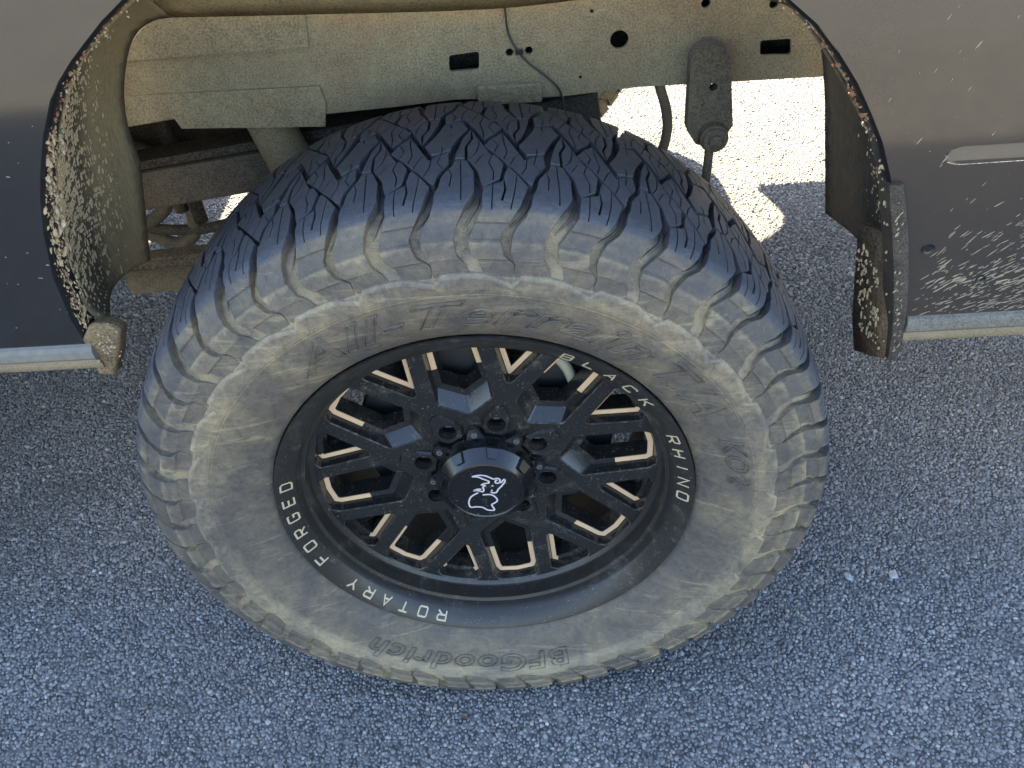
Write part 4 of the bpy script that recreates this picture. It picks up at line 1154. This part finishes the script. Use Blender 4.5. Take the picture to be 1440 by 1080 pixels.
# speckles on the left liner
A = resample(catmull(Lleft, 5), 60); B = resample(catmull(inn[:9], 5), 60); pts = []
def liner_pt(i, k, bul, A=A, B=B):
    p_ = A[i] * (1 - k) + B[i] * k; d_ = p_ - np.array([0, p_[1], .55]); return p_ + d_ / np.linalg.norm(d_) * bul * math.sin(math.pi * k)
for _ in range(2300):
    i = int(random.triangular(0, 56, 20)); k = abs(random.gauss(0, .34)) + .02
    if k < .8: pts.append(tuple(liner_pt(i, k, .022)))
flakes(pts, (.0004, .0021), (.0003, .0010), fb1, (1.2, 3.8), (0, -.1, -1), nrm=lambda q: (1, -.05, -.1))
A2 = resample(catmull(Lright, 5), 60); B2 = resample(catmull(inn[12:], 5), 60); pts = []
for _ in range(600):
    i = int(random.triangular(5, 59, 45)); k = abs(random.gauss(0, .2)) + .02
    if k < .8: pts.append(tuple(liner_pt(i, k, .012, A2, B2)))
flakes(pts, (.0004, .0016), (.0003, .0008), fb1, (1.2, 3.2), (0, -.1, -1), nrm=lambda q: (-1, -.05, -.05))
pts = [(.474 + .026 * (.676 - z) / .12 + (.14 - y) * .2 - .005, y, z) for y, z in [(random.uniform(.074, .122), random.uniform(.60, .73)) for _ in range(120)]]
flakes(pts, (.0006, .0022), (.0004, .0012), fb1, (1.1, 2.4), (0, -.1, -1), nrm=lambda q: (-1, -.1, 0))
fb1.build('mud_flakes', MUD, truck, kind='stuff', label='pale dried mud crusted along the arch edges', fix=False)
fb2.build('mud_flakes', RUST, truck, kind='stuff', label='reddish brown mud flakes along the arch edges', fix=False)
# splashes on the right panel: streaks thrown up and to the right by the tyre
spl = MB(); pts = []
def panelp(x, z): return (x, bodyy(z) - .0004, z)
for _ in range(900):
    z = .665 + abs(random.gauss(0, .075)); x = .515 + random.uniform(0, .20)
    if z < .92 and random.random() < .12 + .88 * min(1, (x - .50) / .12): pts.append(panelp(x, z))
fling = lambda q: (q[0] - .36, 0, q[2] - .60 + .02)
flakes(pts, (.00018, .0006), (.0001, .0003), spl, (1.5, 18), fling, nrm=(0, -1, 0))
pts = [panelp(.50 + random.uniform(.02, .2), .705 + abs(random.gauss(0, .016))) for _ in range(90)]
flakes(pts, (.0005, .0011), (.0002, .0005), spl, (2, 9), fling, nrm=(0, -1, 0))
pts = [panelp(.36 + random.uniform(.03, .35), random.uniform(.86, 1.05)) for _ in range(75)]
pts = [q for q in pts if q[0] > .345 + (1.05 - q[2]) * .55 + .015]
flakes(pts, (.0003, .0008), (.0002, .0004), spl, (1.5, 9), (.42, 0, .9), nrm=(0, -1, 0))
pts = [panelp(-.38 - random.uniform(0, .2), random.uniform(.72, 1.05)) for _ in range(45)]
pts = [q for q in pts if q[0] < -.44 + max(0, (q[2] - .9)) * .8]
flakes(pts, (.0003, .0007), (.0002, .0004), spl, (1, 4), (.9, 0, -.3), nrm=(0, -1, 0))
pts = [(.448 + (.8475 - z) * .245 + random.uniform(0.001, .010), bodyy(z) - .0066, z) for z in [random.uniform(.61, .83) for _ in range(40)]]
flakes(pts, (.0004, .0012), (.0002, .0006), spl, (1.5, 4), (.5, 0, .8), nrm=(0, -1, 0))
spl.build('mud_splashes', plain('splash_mud', (.27, .215, .145), .9, 0, 300, .25, .2), truck, kind='stuff', label='pale mud streaks splashed over the dark panels', fix=False)

# ------------------------------------------------------------------ small loose things on the ground
def pebble(name, x, y, r, col, label, flat=.5, seed=1, cat='pebble'):
    rd_ = random.Random(seed); bm = bmesh.new(); bmesh.ops.create_icosphere(bm, subdivisions=2, radius=1)
    for v in bm.verts:
        k = 1 + rd_.uniform(-.14, .14); v.co = Vector((v.co.x * r * k * 1.25, v.co.y * r * k * .85, max(-.3, v.co.z) * r * flat * k))
    me = bpy.data.meshes.new(name); bm.to_mesh(me); bm.free()
    o = obj(name, me, plain(name + '_stone', col, .8, 0, 500, .25)); o.location = (x, y, .0045); o.rotation_euler = (0, 0, rd_.uniform(0, 3))
    o['label'] = label; o['category'] = cat
    return o
pebble('pebble', .604, .185, .0072, (.25, .25, .25), 'squarish pale grey stone to the right of the tyre', .55, 3)
pebble('pebble', .682, .185, .0085, (.28, .28, .28), 'long white stone chip near the right edge of the picture', .4, 5)
pebble('pebble', .526, .305, .0042, (.20, .11, .06), 'tiny brown pebble close to the right side of the tread', .7, 8)
pebble('pebble', .440, -.155, .006, (.40, .27, .20), 'small buff stone at the bottom edge right of centre', .6, 12)
def leaf(x, y, L, label, seed):
    rd_ = random.Random(seed); G = []
    for i in range(7):
        k = i / 6; w_ = L * .32 * math.sin(math.pi * min(1, k * .95 + .04)) + .0003
        G.append([((k - .5) * L, s_ * w_, .002 + abs(s_) * w_ * .6 + .002 * math.sin(k * 5 + seed)) for s_ in (-1, -.5, 0, .5, 1)])
    q = MB(); q.grid(G); o = q.build('leaf', plain('leaf_brown', (.10, .045, .03), .8, 0, 300, .4), smooth=True)
    o.location = (x, y, .004); o.rotation_euler = (0, 0, rd_.uniform(0, 3)); o['label'] = label; o['category'] = 'leaf'
    return o
leaf(-.068, -.055, .011, 'shrivelled red brown leaf scrap at the foot of the tyre', 2)
